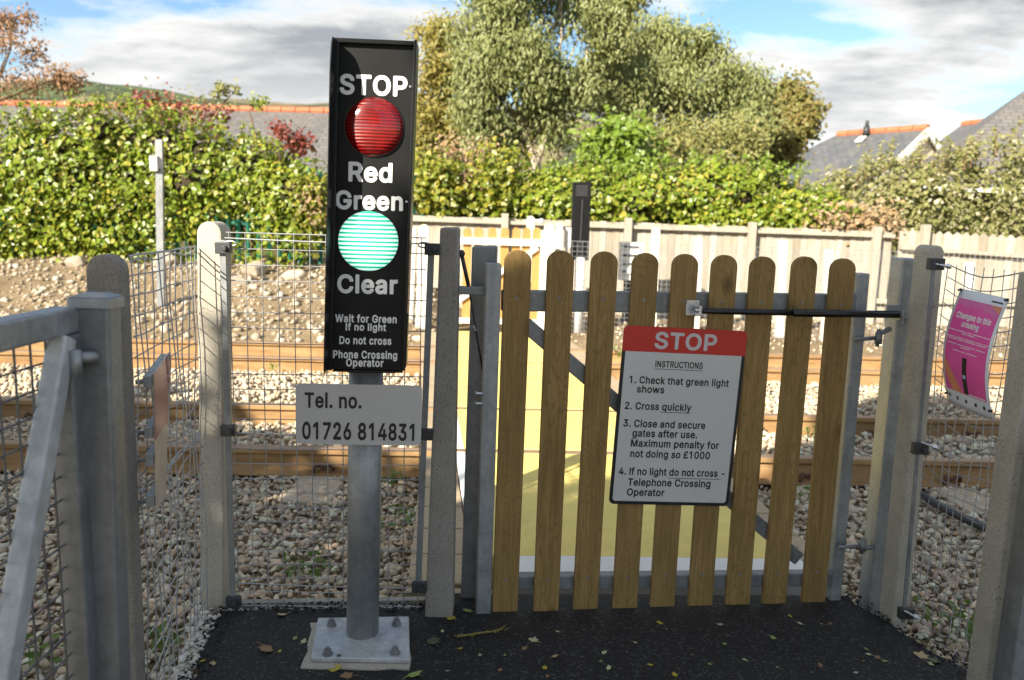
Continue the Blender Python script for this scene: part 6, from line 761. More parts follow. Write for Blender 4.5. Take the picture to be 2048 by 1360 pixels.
mb = MB(); mb.tube([gp(1835, 985, -.11), gp(1880, 1012, -.11), gp(1925, 1035, -.11), gp(1985, 1062, -.11), gp(2060, 1110, -.11)], .022, 12); o = obj('black_pipe', mb, M['dark'], loc=gp(1900, 1022, -.13), smooth=True); tag(o, 'dark cable pipe lying on the ballast behind the right mesh', 'pipe')
# ---------------------------------------------------------------- far side of the line
t = thing('marker_post', 'slim grey steel post with a small tag before the ivy hedge', 'post', (-4.44, 9.8, -.1)); pl = XZ(9.8); mb, _ = quadpost(pl, ((310, 279), (324, 279), (314, 640), (328, 641)), .05); obj('shaft', mb, M['galv_dark'], t)
mb = MB(); a, b = pl.hit(302, 312), pl.hit(318, 342); mb.prism(pl, [(a[0], b[1]), (b[0], b[1]), (b[0], a[1]), (a[0], a[1])], .01, .05); mb.prism(pl, [(b[0] - .02, b[1] + .03), (b[0] + .03, b[1] + .03), (b[0] + .03, a[1] - .03), (b[0] - .02, a[1] - .03)], .0, .012); obj('tag_plate', mb, M['sign'], t)

# far picket gate, opened/closed beyond the deck
FY = 9.2; FPl = XZ(FY); fg = thing('far_picket_gate', 'orange picket gate on a pale steel frame on the far side of the crossing', 'gate', dp(1000, 660, FY))
for x_ in (908, 935, 958, 985, 1010, 1033, 1054, 1074):
    a = FPl.hit(x_, 455); w_ = .048; mb = MB(); mb.prism(FPl, [(a[0] - w_, .04), (a[0] + w_, .04)] + [(a[0] + w_ * math.cos(q_), a[1] - w_ + w_ * math.sin(q_)) for q_ in np.linspace(0, math.pi, 9)], -.03, -.052); obj('picket', mb, M['wood_new'], fg)
def fbar(nm, p0, p1, w, n0, n1, mat, root):
    a, b = FPl.hit(*p0), FPl.hit(*p1); d = Vector((b[0] - a[0], b[1] - a[1], 0)).normalized(); nn = Vector((-d.y, d.x, 0)) * w / 2; mb = MB(); mb.prism(FPl, [(a[0] - nn.x, a[1] - nn.y), (b[0] - nn.x, b[1] - nn.y), (b[0] + nn.x, b[1] + nn.y), (a[0] + nn.x, a[1] + nn.y)], n0, n1); obj(nm, mb, mat, root)
GL = m_plain('pale zinc coated steel', (0.66, 0.67, 0.67), 0.5, 0.1, 0.05); M['GL'] = GL
fbar('frame_rail', (893, 480), (1084, 486), .075, -.028, .02, GL, fg); fbar('frame_rail', (893, 640), (1084, 645), .06, -.028, .02, GL, fg); fbar('frame_stile', (1089, 462), (1080, 655), .07, -.028, .03, GL, fg); fbar('frame_stile', (889, 462), (880, 655), .06, -.028, .03, GL, fg); fbar('diagonal_brace', (1075, 495), (900, 612), .06, -.027, .012, GL, fg)
FPOSTS = [(848, 449, 20, 9.2, 'white concrete post at the left of the far gate, beside the black signal'), (826, 455, 14, 9.6, 'white concrete post partly hidden behind the right edge of the black signal'), (1062, 432, 16, 10.2, 'tall white post with a latch behind the far picket gate'), (1099, 447, 20, 9.15, 'white gate post at the right of the far picket gate'), (1119, 446, 14, 9.6, 'thin white post between the far gate post and the far black signal'),
          (1313, 455, 15, 10.2, 'white concrete post showing above the gap between the third and fourth pales'), (1399, 475, 14, 10.0, 'white concrete post showing above the fifth pale'), (1569, 479, 15, 9.6, 'white concrete post showing between the seventh and eighth pales'), (1661, 499, 14, 9.4, 'white concrete post showing between the last two pales'), (1944, 524, 17, 9.3, 'white concrete post seen through the mesh behind the pink poster')]
for x_, y_, w_, Yp, lab in FPOSTS:
    pl = XZ(Yp); mb, _ = quadpost(pl, ((x_ - w_ / 2, y_), (x_ + w_ / 2, y_), (x_ - w_ / 2 - 8, 660), (x_ + w_ / 2 - 8, 660)), .09, True); o = obj('far_concrete_post', mb, M['conc_pale'], loc=pl.pt(pl.hit(x_, 660)[0], 0)); tag(o, lab, 'post', 'white posts on the far side of the line')
mb = MB(); c = dp(1072, 442, 10.15); mb.tube([c + Vector((-.05, 0, 0)), c + Vector((.06, 0, 0))], .02, 8); mb.ball(c + Vector((.07, 0, 0)), .035, 8); o = obj('latch', mb, GL, loc=c); tag(o, 'pale latch fitting on the tall white post behind the far picket gate', 'latch')
# far signal, seen from behind
fs = thing('far_crossing_signal', 'black back of the far crossing signal on a white pole behind the gate', 'signal', (.75, 9.6, 0)); pl = XZ(9.6)
a, b = pl.hit(1146, 364), pl.hit(1183, 364); c = pl.hit(1141, 520); mb = MB(); mb.prism(pl, [(c[0], c[1]), (c[0] + b[0] - a[0], c[1]), b, a], 0, -.14); obj('case', mb, M['black'], fs, bevel=.006)
mb = MB()
for k in range(6): mb.prism(pl, [(a[0] + .04, a[1] - .05 - k * .022), (b[0] - .04, a[1] - .05 - k * .022), (b[0] - .04, a[1] - .038 - k * .022), (a[0] + .04, a[1] - .038 - k * .022)], .0, .006)
obj('vent_grille', mb, M['dark'], fs); d = pl.hit(1160, 515); e = pl.hit(1156, 655); mb = MB(); mb.tube([pl.pt(e[0], -.1, .02), pl.pt(d[0], d[1], .02)], .06, 16); obj('pole', mb, M['back_white'], fs, smooth=True)
mb = MB(); mb.prism(pl, [(a[0] + .11, c[1] + .02), (a[0] + .122, c[1] + .02), (a[0] + .128, a[1] - .2), (a[0] + .116, a[1] - .2)], .0, .012); obj('back_seam', mb, M['dark'], fs)
# grey cabinet / sign backs seen through the far mesh
pl = XZ(10.4); ck = thing('equipment_cabinet', 'pale grey equipment cabinet with slatted front behind the far mesh', 'cabinet', dp(1265, 660, 10.4)); a, b = pl.hit(1242, 484), pl.hit(1286, 562); mb = MB(); mb.prism(pl, [(a[0], b[1]), (b[0], b[1]), (b[0], a[1]), (a[0], a[1])], 0, -.2); obj('body', mb, M['sign'], ck, bevel=.01)
mb = MB()
for k in range(4): z = a[1] - .06 - k * .11; mb.prism(pl, [(a[0] + .03, z - .012), (b[0] - .08, z - .012), (b[0] - .08, z + .012), (a[0] + .03, z + .012)], .0, .015)
obj('slat', mb, M['dark'], ck); mb = MB(); mb.prism(pl, [(a[0] + .08, -.1), (b[0] - .1, -.1), (b[0] - .1, b[1]), (a[0] + .08, b[1])], -.05, -.15); obj('stand', mb, M['dark'], ck)
for px, py in ((1282, 511), (1258, 541)):
    mb = MB(); c = pl.hit(px, py); mb.loft([pl.pt(*q_, .002) for q_ in disc(pl, c, .045, 0, 0, 18)], [pl.pt(*q_, .03) for q_ in disc(pl, c, .04, 0, 0, 18)]); obj('round_lamp', mb, M['back_white'], ck, smooth=False)
pl = XZ(9.7); a, b = pl.hit(1129, 455), pl.hit(1141, 495); mb = MB(); mb.prism(pl, [(a[0], b[1]), (b[0], b[1]), (b[0], a[1]), (a[0], a[1])], 0, -.01)
wb = thing('white_notice', 'small white notice board on a stake beside the far black signal', 'sign', pl.pt(a[0], 0)); obj('plate', mb, M['back_white'], wb); mb = MB(); mb.prism(pl, [(a[0] + .02, -.1), (a[0] + .05, -.1), (a[0] + .05, a[1]), (a[0] + .02, a[1])], -.011, -.04); obj('stake', mb, GL, wb)
# far mesh fences
fm, *_ = meshpanel('far_mesh_fence', 'fine welded mesh fence across the line to the right of the far gate', (.62, 9.45, 0), (8.5, 9.05, 0), -.08, 1.06, sp_=.06, r=.0022, amp=.004, grp='far mesh fences', mat=M['wire'])
meshpanel('far_mesh_fence', 'short stretch of mesh left of the far gate behind the black signal', (-2.1, 9.3, 0), (-1.12, 9.25, 0), -.08, 1.1, sp_=.06, r=.0022, amp=.004, grp='far mesh fences', mat=M['wire'])
for k, (x0_, y0_) in enumerate(((1330, 488), (1580, 508), (1760, 540))):
    pass
# far low grey steel edging along the rail
# board fence
def boardfence(name, label, x0, x1, Y0, Y1, zt0, zt1, wavyt, bw=.10):
    t = thing(name, label, 'board fence', ((x0 + x1) / 2, (Y0 + Y1) / 2, 0)); n = int((x1 - x0) / bw); mb = MB()
    for i in range(n):
        f0, f1 = i / n, (i + .96) / n; xa, xb = x0 + (x1 - x0) * f0, x0 + (x1 - x0) * f1; y_ = Y0 + (Y1 - Y0) * f0 + (.009 if i % 2 else 0); zt = zt0 + (zt1 - zt0) * f0 + rnd.uniform(-.012, .012)
        if wavyt: mb.loft([Vector((xa, y_, -.2)), Vector((xb, y_, -.2)), Vector((xb, y_, zt - .05)), Vector(((xa + xb) / 2, y_, zt)), Vector((xa, y_, zt - .05))], [Vector((xa, y_ + .02, -.2)), Vector((xb, y_ + .02, -.2)), Vector((xb, y_ + .02, zt - .05)), Vector(((xa + xb) / 2, y_ + .02, zt)), Vector((xa, y_ + .02, zt - .05))])
        else: mb.abox(xa, xb, y_, y_ + .02, -.2, zt)
    obj('boards', mb, M['boards'], t)
    for dz in ((.0, ) if not wavyt else (-.22,)):
        mb = MB(); mb.bar((x0, Y0 - .045, zt0 + dz - .06), (x1, Y1 - .045, zt1 + dz - .06), .07, .05); obj('rail', mb, M['boards'], t)
    mb = MB(); mb.bar((x0, Y0 - .04, .30), (x1, Y1 - .04, .27), .06, .07); obj('rail', mb, M['boards'], t)
    k = int((x1 - x0) / 1.85)
    for i in range(k + 1): f = (i + .15) / (k + .3); xx = x0 + (x1 - x0) * f; yy_ = Y0 + (Y1 - Y0) * f; mb = MB(); mb.abox(xx - .05, xx + .05, yy_ - .13, yy_ - .021, -.2, zt0 + (zt1 - zt0) * f + .07); obj('fence_post', mb, M['boards'], t)
    return t
boardfence('board_fence', 'weathered close board fence under the ivy on the far side of the line', -2.2, 5.45, 11.6, 11.45, 1.31, 1.27, False)
boardfence('board_fence', 'pale board fence with scalloped top at the far right under the seed head bushes', 5.55, 12.5, 11.45, 11.25, 1.33, 1.05, True, .125)

# ---------------------------------------------------------------- foliage
LV = np.array([(0, 0, 0), (.42, .22, .10), (.34, .62, .08), (0, 1, -.06), (-.34, .62, .08), (-.42, .22, .10)]); LF = np.array([(0, 1, 2, 3), (0, 3, 4, 5)])
def leaves(P, nrm, sz, tipd=None, width=1.0, jit=.55):
    n = len(P); N = nrm + rng.normal(size=(n, 3)) * jit; N /= np.linalg.norm(N, axis=1)[:, None]
    T = rng.normal(size=(n, 3)) if tipd is None else np.asarray(tipd)[None] + rng.normal(size=(n, 3)) * .45
    T = T - N * (T * N).sum(1)[:, None]; T /= np.linalg.norm(T, axis=1)[:, None] + 1e-9; B = np.cross(T, N); s = np.asarray(sz)[:, None, None]
    V = P[:, None, :] + s * (B[:, None, :] * LV[None, :, 0:1] * width + T[:, None, :] * (LV[None, :, 1:2] - .4) + N[:, None, :] * LV[None, :, 2:3])
    F_ = LF[None] + (np.arange(n) * 6)[:, None, None]; return V.reshape(-1, 3), F_.reshape(-1, 4)
def blob_leaves(lumps, n, sz, wob=.18, tipd=None, width=1.0, shell=.22, up=.35, clump=0):
    """lumps: (centre, radii, weight); leaves sit in an uneven shell round each lump, leaving out what lies deep inside another"""
    w = np.array([l[2] for l in lumps], float); w /= w.sum(); Ps, Ns = [], []
    for (c, r, _), k in zip(lumps, rng.multinomial(n, w)):
        d = rng.normal(size=(k, 3)); d /= np.linalg.norm(d, axis=1)[:, None]; c = np.array(c); r = np.array(r)
        ph = rng.uniform(0, 6.28, 6); bump_ = wob * (np.sin(d[:, 0] * 5 + ph[0]) * np.sin(d[:, 2] * 6 + ph[1]) + .7 * np.sin(d[:, 0] * 11 + ph[2] + d[:, 1] * 7) * np.sin(d[:, 2] * 12 + ph[3]) + .4 * np.sin(d[:, 0] * 23 + ph[4]) * np.sin(d[:, 2] * 21 + ph[5]))
        rad = 1 + bump_ - np.abs(rng.normal(size=k)) * shell + .04 * rng.normal(size=k); Ps.append(c + d * r * rad[:, None]); Ns.append(d / r * r.min())
    P = np.concatenate(Ps); N = np.concatenate(Ns); ok = np.ones(len(P), bool)
    q = P * 2.1; ok &= (fbm(q[:, 0], q[:, 2] * 1.2 + q[:, 1]) + .6 * fbm(q[:, 0] * 2.3 + 5, q[:, 2] * 2.5)) > rng.uniform(-.9, -.38, len(P))
    for c, r, _ in lumps: ok &= (((P - np.array(c)) / (np.array(r) * .62)) ** 2).sum(1) > 1
    P, N = P[ok], N[ok]; N = N / np.linalg.norm(N, axis=1)[:, None] + np.array([-.30, -.55, up]); return leaves(P, N, rng.choice([.45, .7, .9, 1.1, 1.35], len(P)) * rng.uniform(.85, 1.15, len(P)) * sz, tipd, width)
def tuft_leaves(centres, per, spread, sz, tipd=None, width=1.0, up=.3, flat=1.0):
    C = np.repeat(np.array(centres), per, 0); d = rng.normal(size=C.shape); P = C + d * spread * np.array([1, 1, flat]); N = d / (np.linalg.norm(d, axis=1)[:, None] + 1e-9) * .7 + np.array([-.4, -.6, up]); return leaves(P, N, rng.uniform(.65, 1.3, len(P)) * sz, tipd, width)
def joinl(parts):
    Vs, Fs, b = [], [], 0
    for V, F_ in parts: Vs.append(V); Fs.append(F_ + b); b += len(V)
    return np.concatenate(Vs), np.concatenate(Fs)
def foliage(name, parts, mat, parent): V, F_ = joinl(parts) if isinstance(parts, list) else parts; return link(name, npmesh(name, V, F_, 4), mat, parent, smooth=False)
def core(lumps, parent, name='dark_core', mat='twig', k=.70):  # solid mass added inside the ivy to block light, its dark colour standing for shade
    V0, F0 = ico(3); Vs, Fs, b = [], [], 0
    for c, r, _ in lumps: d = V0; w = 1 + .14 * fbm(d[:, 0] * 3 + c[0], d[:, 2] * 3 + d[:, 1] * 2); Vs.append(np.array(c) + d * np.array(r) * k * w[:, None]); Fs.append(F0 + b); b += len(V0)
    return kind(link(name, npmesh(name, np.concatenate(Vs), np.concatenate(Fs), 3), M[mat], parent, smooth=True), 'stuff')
def lumps_from(profile, Y, thick, zb, n, seed, rr=(.42, .75)):
    """profile of photo points along the top -> overlapping lumps of a hedge standing at depth Y"""
    pts = [dp(x_, y_, Y) for x_, y_ in profile]; r_ = random.Random(seed); L = []
    for i in range(n):
        f = (i + r_.uniform(.1, .9)) / n; q_ = f * (len(pts) - 1); j = min(int(q_), len(pts) - 2); p = pts[j].lerp(pts[j + 1], q_ - j); zl = zb(p.x) if callable(zb) else zb; hgt = p.z - zl
        for lev in (.82, .5, .2):
            rad = r_.uniform(*rr); rz = min(rad, hgt * .42); zc = zl + max(rz * .8, lev * hgt) if lev < .8 else p.z - rz * .95
            L.append(((p.x + r_.uniform(-.25, .25), Y + r_.uniform(-.12, .3) + (.18 if lev > .8 else 0), zc), (rad * 1.05, thick * r_.uniform(.85, 1.1), rz), rad * rz))
    return L
ROOT = lambda n, l, c, p, g=None: thing(n, l, c, p, g)
# ivy hedge on the left
hz = lambda x_: .34 if x_ < -5.6 else .78
hl_ = lumps_from([(-260, 240), (0, 238), (60, 232), (120, 224), (200, 212), (300, 224), (380, 246), (450, 268), (520, 288), (575, 310), (605, 345)], 12.2, .5, hz, 20, 3, (.32, .8))
hedge = ROOT('ivy_hedge', 'thick glossy ivy hedge swallowing the green palisade fence left of the signal', 'hedge', (-6, 12.4, .4))
core(hl_, hedge, k=.5); foliage('flower_heads', blob_leaves(hl_, 2600, .06, .3, shell=.05, up=.9), M['olive'], hedge); foliage('foliage', [blob_leaves(hl_, 58000, .076, .24, shell=.3), blob_leaves(hl_, 5000, .06, .28, shell=.05, up=.8)], M['ivy'], hedge)
def shoots(prof, Y, n, parent, mat, hmax, sz):
    pts = [dp(x_, y_, Y) for x_, y_ in prof]; C = []; mb = MB()
    for _ in range(n):
        q_ = rnd.uniform(0, len(pts) - 1.001); j = int(q_); p = pts[j].lerp(pts[j + 1], q_ - j) + Vector((0, rnd.uniform(-.3, .2), -.12)); e = p + Vector((rnd.uniform(-.12, .12), rnd.uniform(-.1, .1), rnd.uniform(.15, hmax))); mb.tube([p, p.lerp(e, .5) + Vector((rnd.uniform(-.03, .03), 0, 0)), e], [.006, .005, .003], 4); C += [tuple(p.lerp(e, f)) for f in (.45, .7, .85, 1)]
    kind(obj('shoots', mb, M['dry_twig'], parent), 'stuff'); foliage('shoot_leaves', tuft_leaves(C, 5, .035, sz, up=.5), M[mat], parent)
shoots([(-150, 248), (0, 244), (120, 230), (200, 218), (300, 230), (380, 250), (450, 268), (575, 312)], 12.2, 70, hedge, 'ivy', .36, .055)
mb = MB()
for i in range(26): x_ = rnd.uniform(-9, -3.3); a = Vector((x_, 11.95, .3)); mb.tube([a, a + Vector((rnd.uniform(-.1, .1), rnd.uniform(-.1, .05), .5)), a + Vector((rnd.uniform(-.3, .3), .1, 1.1))], [.012, .009, .005], 5)
obj('stems', mb, M['dry_twig'], hedge)
# palisade
pf = thing('palisade_fence', 'green steel palisade fence mostly hidden in the ivy hedge', 'fence', (-5.5, 11.9, .3)); i = 0
for x_ in np.arange(-9.6, -1.3, .155):
    mb = MB(); zt = 1.9 if x_ > -3.2 else 1.22
    mb.loft([Vector((x_ - .034, 11.93, .15)), Vector((x_, 11.90, .15)), Vector((x_ + .034, 11.93, .15)), Vector((x_ + .03, 11.945, .15)), Vector((x_, 11.915, .15)), Vector((x_ - .03, 11.945, .15))], [Vector((x_ - .034, 11.93, zt)), Vector((x_, 11.90, zt + .05)), Vector((x_ + .034, 11.93, zt)), Vector((x_ + .03, 11.945, zt)), Vector((x_, 11.915, zt + .05)), Vector((x_ - .03, 11.945, zt))]); obj('pale', mb, M['green_steel'], pf)
for z in (.45, 1.08): mb = MB(); mb.abox(-9.7, -1.3, 11.95, 12.0, z, z + .06); obj('rail', mb, M['green_steel'], pf)
# ivy skirts and low growth at the foot of the hedge
U_ = rnd.uniform
sk = ROOT('ground_ivy', 'trailing ivy and weeds at the foot of the hedge', 'ivy', (-6, 11.7, .45)); C = [(x_, 11.75 + rnd.uniform(-.25, .1), .42 + rnd.uniform(0, .55) * (1 if rnd.random() < .6 else .3)) for x_ in np.arange(-9.5, -5.3, .05)] + [(x_, 11.75 + rnd.uniform(-.2, .1), .45 + rnd.uniform(0, .2)) for x_ in np.arange(-5.3, -3.2, .13)] + [(U_(-9.5, -4.9), 11.72 + U_(-.1, .12), U_(.6, 1.6)) for _ in range(150)] + [(U_(-4.9, -3.3), 11.75 + U_(-.1, .1), U_(.9, 1.6)) for _ in range(18)]; foliage('foliage', tuft_leaves(C, 22, .13, .075, up=.5), M['ivy'], sk)
# climber with orange leaves right of the hedge
cb = ROOT('climber', 'yellow and orange leaved climber on the palisade next to the black signal', 'climber', (-3.0, 11.8, .5)); C = [tuple(dp(x_, y_, 11.75)) for x_, y_ in [(rnd.uniform(598, 650), rnd.uniform(360, 500)) for _ in range(70)]]; foliage('foliage', tuft_leaves(C, 12, .09, .06), M['ivy_yellow'], cb)
C = [tuple(dp(rnd.uniform(600, 645), rnd.uniform(380, 440), 11.65)) for _ in range(16)]; foliage('orange_leaves', tuft_leaves(C, 9, .07, .055), M['dead'], cb)
# red shrubs over the hedge
def bush(name, label, cat, pts, Y, spread, per, sz, mat, base, grp=None, width=1.0, tipd=None, stems=10, smat='dry_twig', up=.3, dY=.3):
    t = ROOT(name, label, cat, base, grp); C = [dp(x_, y_, Y + rnd.uniform(-dY, dY)) for x_, y_ in pts]; foliage('foliage', tuft_leaves([tuple(c) for c in C], per, spread, sz, tipd, width, up), M[mat], t); mb = MB(); b0 = Vector(base)
    for c in C[::max(1, len(C) // stems)]: m_ = b0.lerp(c, .5) + Vector((rnd.uniform(-.15, .15), rnd.uniform(-.1, .1), .15)); mb.tube([b0 + Vector((rnd.uniform(-.2, .2), 0, 0)), m_, c], [.02, .013, .005], 5)
    kind(obj('stems', mb, M[smat], t), 'stuff'); return t
U = rnd.uniform
bush('red_shrub', 'dark red leaved shrub rising behind the middle of the ivy hedge', 'shrub', [(U(265, 345), U(188, 218)) for _ in range(15)] + [(U(380, 450), U(215, 258)) for _ in range(12)], 13.6, .10, 14, .07, 'red_leaf', tuple(dp(340, 300, 13.6)), 'red leaved shrubs')
bush('red_shrub', 'bright red leaf sprays near the right end of the hedge beside the black signal', 'shrub', [(545 + i * 3 + U(-10, 10), 255 + i * 1.6 + U(-14, 14)) for i in range(24)] + [(U(575, 618), U(270, 300)) for _ in range(16)], 12.6, .07, 13, .06, 'red_leaf', tuple(dp(560, 360, 12.6)), 'red leaved shrubs')
bush('spindly_plant', 'thin bare stemmed plant with a feathery green top against the hill', 'plant', [(455 + U(-24, 24), 181 + U(-6, 6)) for _ in range(16)], 13.2, .05, 9, .09, 'olive', tuple(dp(425, 260, 13.2)), width=.45, stems=1)
bush('spindly_plant', 'small bushy green sprig above the roof ridge just left of the signal', 'plant', [(520 + U(-18, 18), 205 + U(-7, 8)) for _ in range(12)], 13.2, .05, 9, .07, 'ivy', tuple(dp(505, 280, 13.2)), width=.6, stems=1)
bush('thicket', 'pale twiggy thicket with seed heads behind the hedge below the hill', 'thicket', [(U(150, 470), U(196, 232)) for _ in range(90)], 14.6, .12, 11, .05, 'clematis', tuple(dp(300, 300, 14.6)), stems=24)
# trees -----------------------------------------------------------------
def tree(name, label, base, trunks, lumps, n, sz, mat, bark, wob=.25, width=1.0, tipd=None, shell=.3, extra=None, grp='trees behind the fence', tr=.1):
    t = ROOT(name, label, 'tree', base, grp); mb = MB(); b0 = Vector(base)
    for tp in trunks:
        tp = Vector(tp); m_ = b0.lerp(tp, .5) + Vector((U(-.2, .2), 0, 0)); mb.tube([b0 + Vector((U(-.1, .1), 0, -.3)), m_, tp], [tr, tr * .75, tr * .45], 8)
        for c, r_, _ in lumps:
            c = Vector(c)
            if (c - tp).length < 3.6 or len(trunks) == 1: mm = tp.lerp(c, .55) + Vector((U(-.25, .25), U(-.2, .2), .1)); mb.tube([m_.lerp(tp, .7), mm, c + Vector((0, 0, r_[2] * .5))], [tr * .4, tr * .24, .012], 6)
    obj('trunk', mb, M[bark], t, smooth=True); tc_ = []; sub = []
    for c, r_, w_ in lumps:
        for _ in range(7):
            d = rng.normal(size=3); d /= np.linalg.norm(d); q = rng.uniform(.34, .56); sub.append((tuple(np.array(c) + d * np.array(r_) * rng.uniform(.45, .85)), tuple(np.array(r_) * q), w_ / 7))
    for c, r_, w_ in sub:                                            # tufts hung on the ends of twigs through the crown
        k_ = max(6, int(n * w_)); d = rng.normal(size=(k_, 3)); d /= np.linalg.norm(d, axis=1)[:, None]; rad = 1 + wob * np.sin(d[:, 0] * 6 + c[0]) * np.sin(d[:, 2] * 7 + c[2]) - np.abs(rng.normal(size=k_)) * shell; tc_.append(np.array(c) + d * np.array(r_) * rad[:, None])
    tc_ = np.concatenate(tc_); foliage('crown', tuft_leaves(tc_, 16, sz * 1.5, sz, tipd, width, .25), M[mat], t); return t
def LP(x_, y_, Y, rx, rz, w, ry=None): c = dp(x_, y_, Y); s_ = Y / FPX; return (tuple(c), (rx * s_, (ry or rx) * s_, rz * s_), w)
tree('eucalyptus', 'tall blue green eucalyptus tree with pale trunks in the middle, right of the signal', tuple(dp(1060, 400, 16.5)), [dp(1042, 250, 16.5), dp(1105, 240, 16.6), dp(1075, 120, 16.8)],
     [LP(1010, -20, 16.5, 100, 100, .16), LP(1120, -40, 16.8, 110, 90, .13), LP(950, 110, 16.4, 75, 80, .12), LP(1060, 110, 16.3, 95, 90, .18), LP(960, 215, 16.4, 60, 60, .10), LP(1130, 190, 16.5, 70, 75, .12), LP(985, 285, 16.4, 60, 45, .07), LP(1180, 60, 16.8, 60, 90, .10), LP(1085, 255, 16.8, 60, 45, .05)], 3100, .098, 'euc', 'bark_pale', width=.42, tipd=(0, -.1, -1), wob=.22, shell=.28, tr=.11)
tree('eucalyptus', 'second paler eucalyptus further right behind the bright bushes', tuple(dp(1330, 400, 18)), [dp(1330, 260, 18)],
     [LP(1345, 170, 18, 80, 60, .2), LP(1430, 190, 18.2, 70, 60, .16), LP(1270, 190, 17.8, 70, 70, .18), LP(1400, 270, 17.7, 90, 55, .18), LP(1490, 250, 18, 55, 60, .12), LP(1390, 110, 18.3, 60, 40, .12), LP(1490, 175, 18.4, 50, 40, .10), LP(1320, 60, 18.6, 45, 50, .10), LP(1260, 270, 17.6, 60, 45, .1)], 1700, .10, 'euc', 'bark_pale', width=.42, tipd=(0, -.1, -1))
tree('olive_tree', 'olive green tree behind the eucalyptus reaching out of the top of the picture', tuple(dp(1240, 400, 20)), [dp(1240, 180, 20)], [LP(1240, -30, 20, 75, 80, .28), LP(1250, 80, 20, 85, 80, .3), LP(1210, 170, 19.8, 60, 60, .2), LP(1310, 120, 20, 50, 50, .16)], 1300, .105, 'olive', 'bark', width=.55, tipd=(0, -.1, -1))
tree('birch', 'airy yellow green tree with small leaves between the signal and the eucalyptus', tuple(dp(880, 420, 17.5)), [dp(875, 260, 17.5), dp(900, 250, 17.6)], [LP(870, 130, 17.5, 55, 75, .3), LP(850, 230, 17.5, 60, 75, .33), LP(905, 260, 17.4, 45, 65, .22), LP(845, 320, 17.4, 50, 35, .12), LP(870, 65, 17.6, 45, 20, .08)], 760, .085, 'birch', 'bark', width=.7, shell=.4)
tree('autumn_tree', 'brown green autumn tree at the right end of the tree group', tuple(dp(1540, 420, 21)), [dp(1535, 260, 21)], [LP(1500, 195, 21, 50, 40, .14), LP(1560, 215, 21, 55, 60, .24), LP(1450, 175, 21.3, 45, 40, .10), LP(1585, 262, 20.8, 42, 42, .18), LP(1540, 295, 20.8, 60, 50, .18), LP(1610, 240, 21, 30, 30, .08)], 1300, .10, 'autumn', 'bark', wob=.3)
tree('russet_tree', 'sparse russet leaved tree at the upper left edge', tuple(dp(-40, 330, 18)), [dp(-20, 190, 18)], [LP(-60, 60, 18, 100, 60, .24), LP(30, 95, 18, 60, 40, .16), LP(60, 160, 18, 70, 40, .22), LP(130, 165, 18, 35, 22, .08), LP(10, 190, 17.8, 90, 28, .2), LP(20, 40, 18.2, 45, 22, .06)], 210, .075, 'russet', 'bark', shell=.6, wob=.4, width=.7, tr=.07)
bush('laurel', 'bright green laurel like bush in front of the eucalyptus above the far black signal', 'bush', [(1240 + U(-75, 75) * math.sqrt(U(0, 1)), 305 + U(-50, 60)) for _ in range(150)], 13.6, .14, 18, .10, 'laurel', tuple(dp(1230, 400, 13.6)), dY=.5)
bush('olive_bush', 'pale olive bush behind the ivy mound below the second eucalyptus', 'bush', [(1400 + U(-130, 130), 285 + U(-35, 40)) for _ in range(150)], 15.0, .16, 16, .09, 'olive', tuple(dp(1400, 380, 15)), dY=.5, width=.6)
bush('dry_shrub', 'leafless reddish brown twiggy shrub behind the fence between the birch and the ivy', 'shrub', [(930 + U(-55, 60), 335 + U(-45, 50)) for _ in range(110)], 13.2, .13, 9, .055, 'dead', tuple(dp(930, 440, 13.2)), stems=60, dY=.4)
bush('yellow_creeper', 'yellowing creeper spilling over the board fence next to the signal', 'creeper', [(830 + U(0, 75), 325 + U(0, 95)) for _ in range(90)] + [(840 + U(0, 190), 395 + U(-18, 28)) for _ in range(75)] + [(985 + U(-25, 45), 335 + U(-25, 70)) for _ in range(60)], 12.1, .13, 15, .085, 'ivy_yellow', tuple(dp(930, 450, 12.2)), dY=.35, stems=20)
# ivy mound on the board fence
il_ = lumps_from([(1000, 385), (1060, 350), (1120, 335), (1170, 325), (1200, 345), (1260, 350), (1340, 330), (1420, 322), (1500, 335), (1570, 350), (1625, 372), (1650, 400)], 12.25, .5, 1.28, 15, 9, (.36, .6))
im = ROOT('ivy_mound', 'dense mound of ivy growing over the board fence behind the picket gate', 'ivy', (2.8, 12.3, 1.2)); core(il_, im, k=.5); foliage('flower_heads', blob_leaves(il_, 1800, .06, .3, shell=.05, up=.9), M['olive'], im); foliage('foliage', [blob_leaves(il_, 40000, .076, .24, shell=.3), blob_leaves(il_, 2500, .06, .3, shell=.04, up=.9)], M['ivy'], im)
shoots([(1000, 385), (1060, 352), (1170, 328), (1260, 352), (1340, 332), (1420, 324), (1500, 337), (1570, 352), (1625, 375)], 12.25, 55, im, 'laurel', .34, .055)
C = [tuple(dp(x_, y_, 11.75)) for x_, y_ in [(U(1140, 1200), U(420, 470)) for _ in range(26)] + [(U(1400, 1640), U(425, 462)) for _ in range(80)] + [(U(1030, 1140), U(410, 432)) for _ in range(20)]]; foliage('hanging_trails', tuft_leaves(C, 12, .09, .075), M['ivy'], im)
dl_ = ROOT('dead_creeper', 'dry brown creeper lying along the top of the board fence right of the ivy mound', 'creeper', tuple(dp(1720, 455, 11.8))); C = [tuple(dp(U(1620, 1800), U(425, 468), 11.75 + U(-.2, .3))) for _ in range(120)]; foliage('foliage', tuft_leaves(C, 11, .10, .06), M['dead'], dl_)
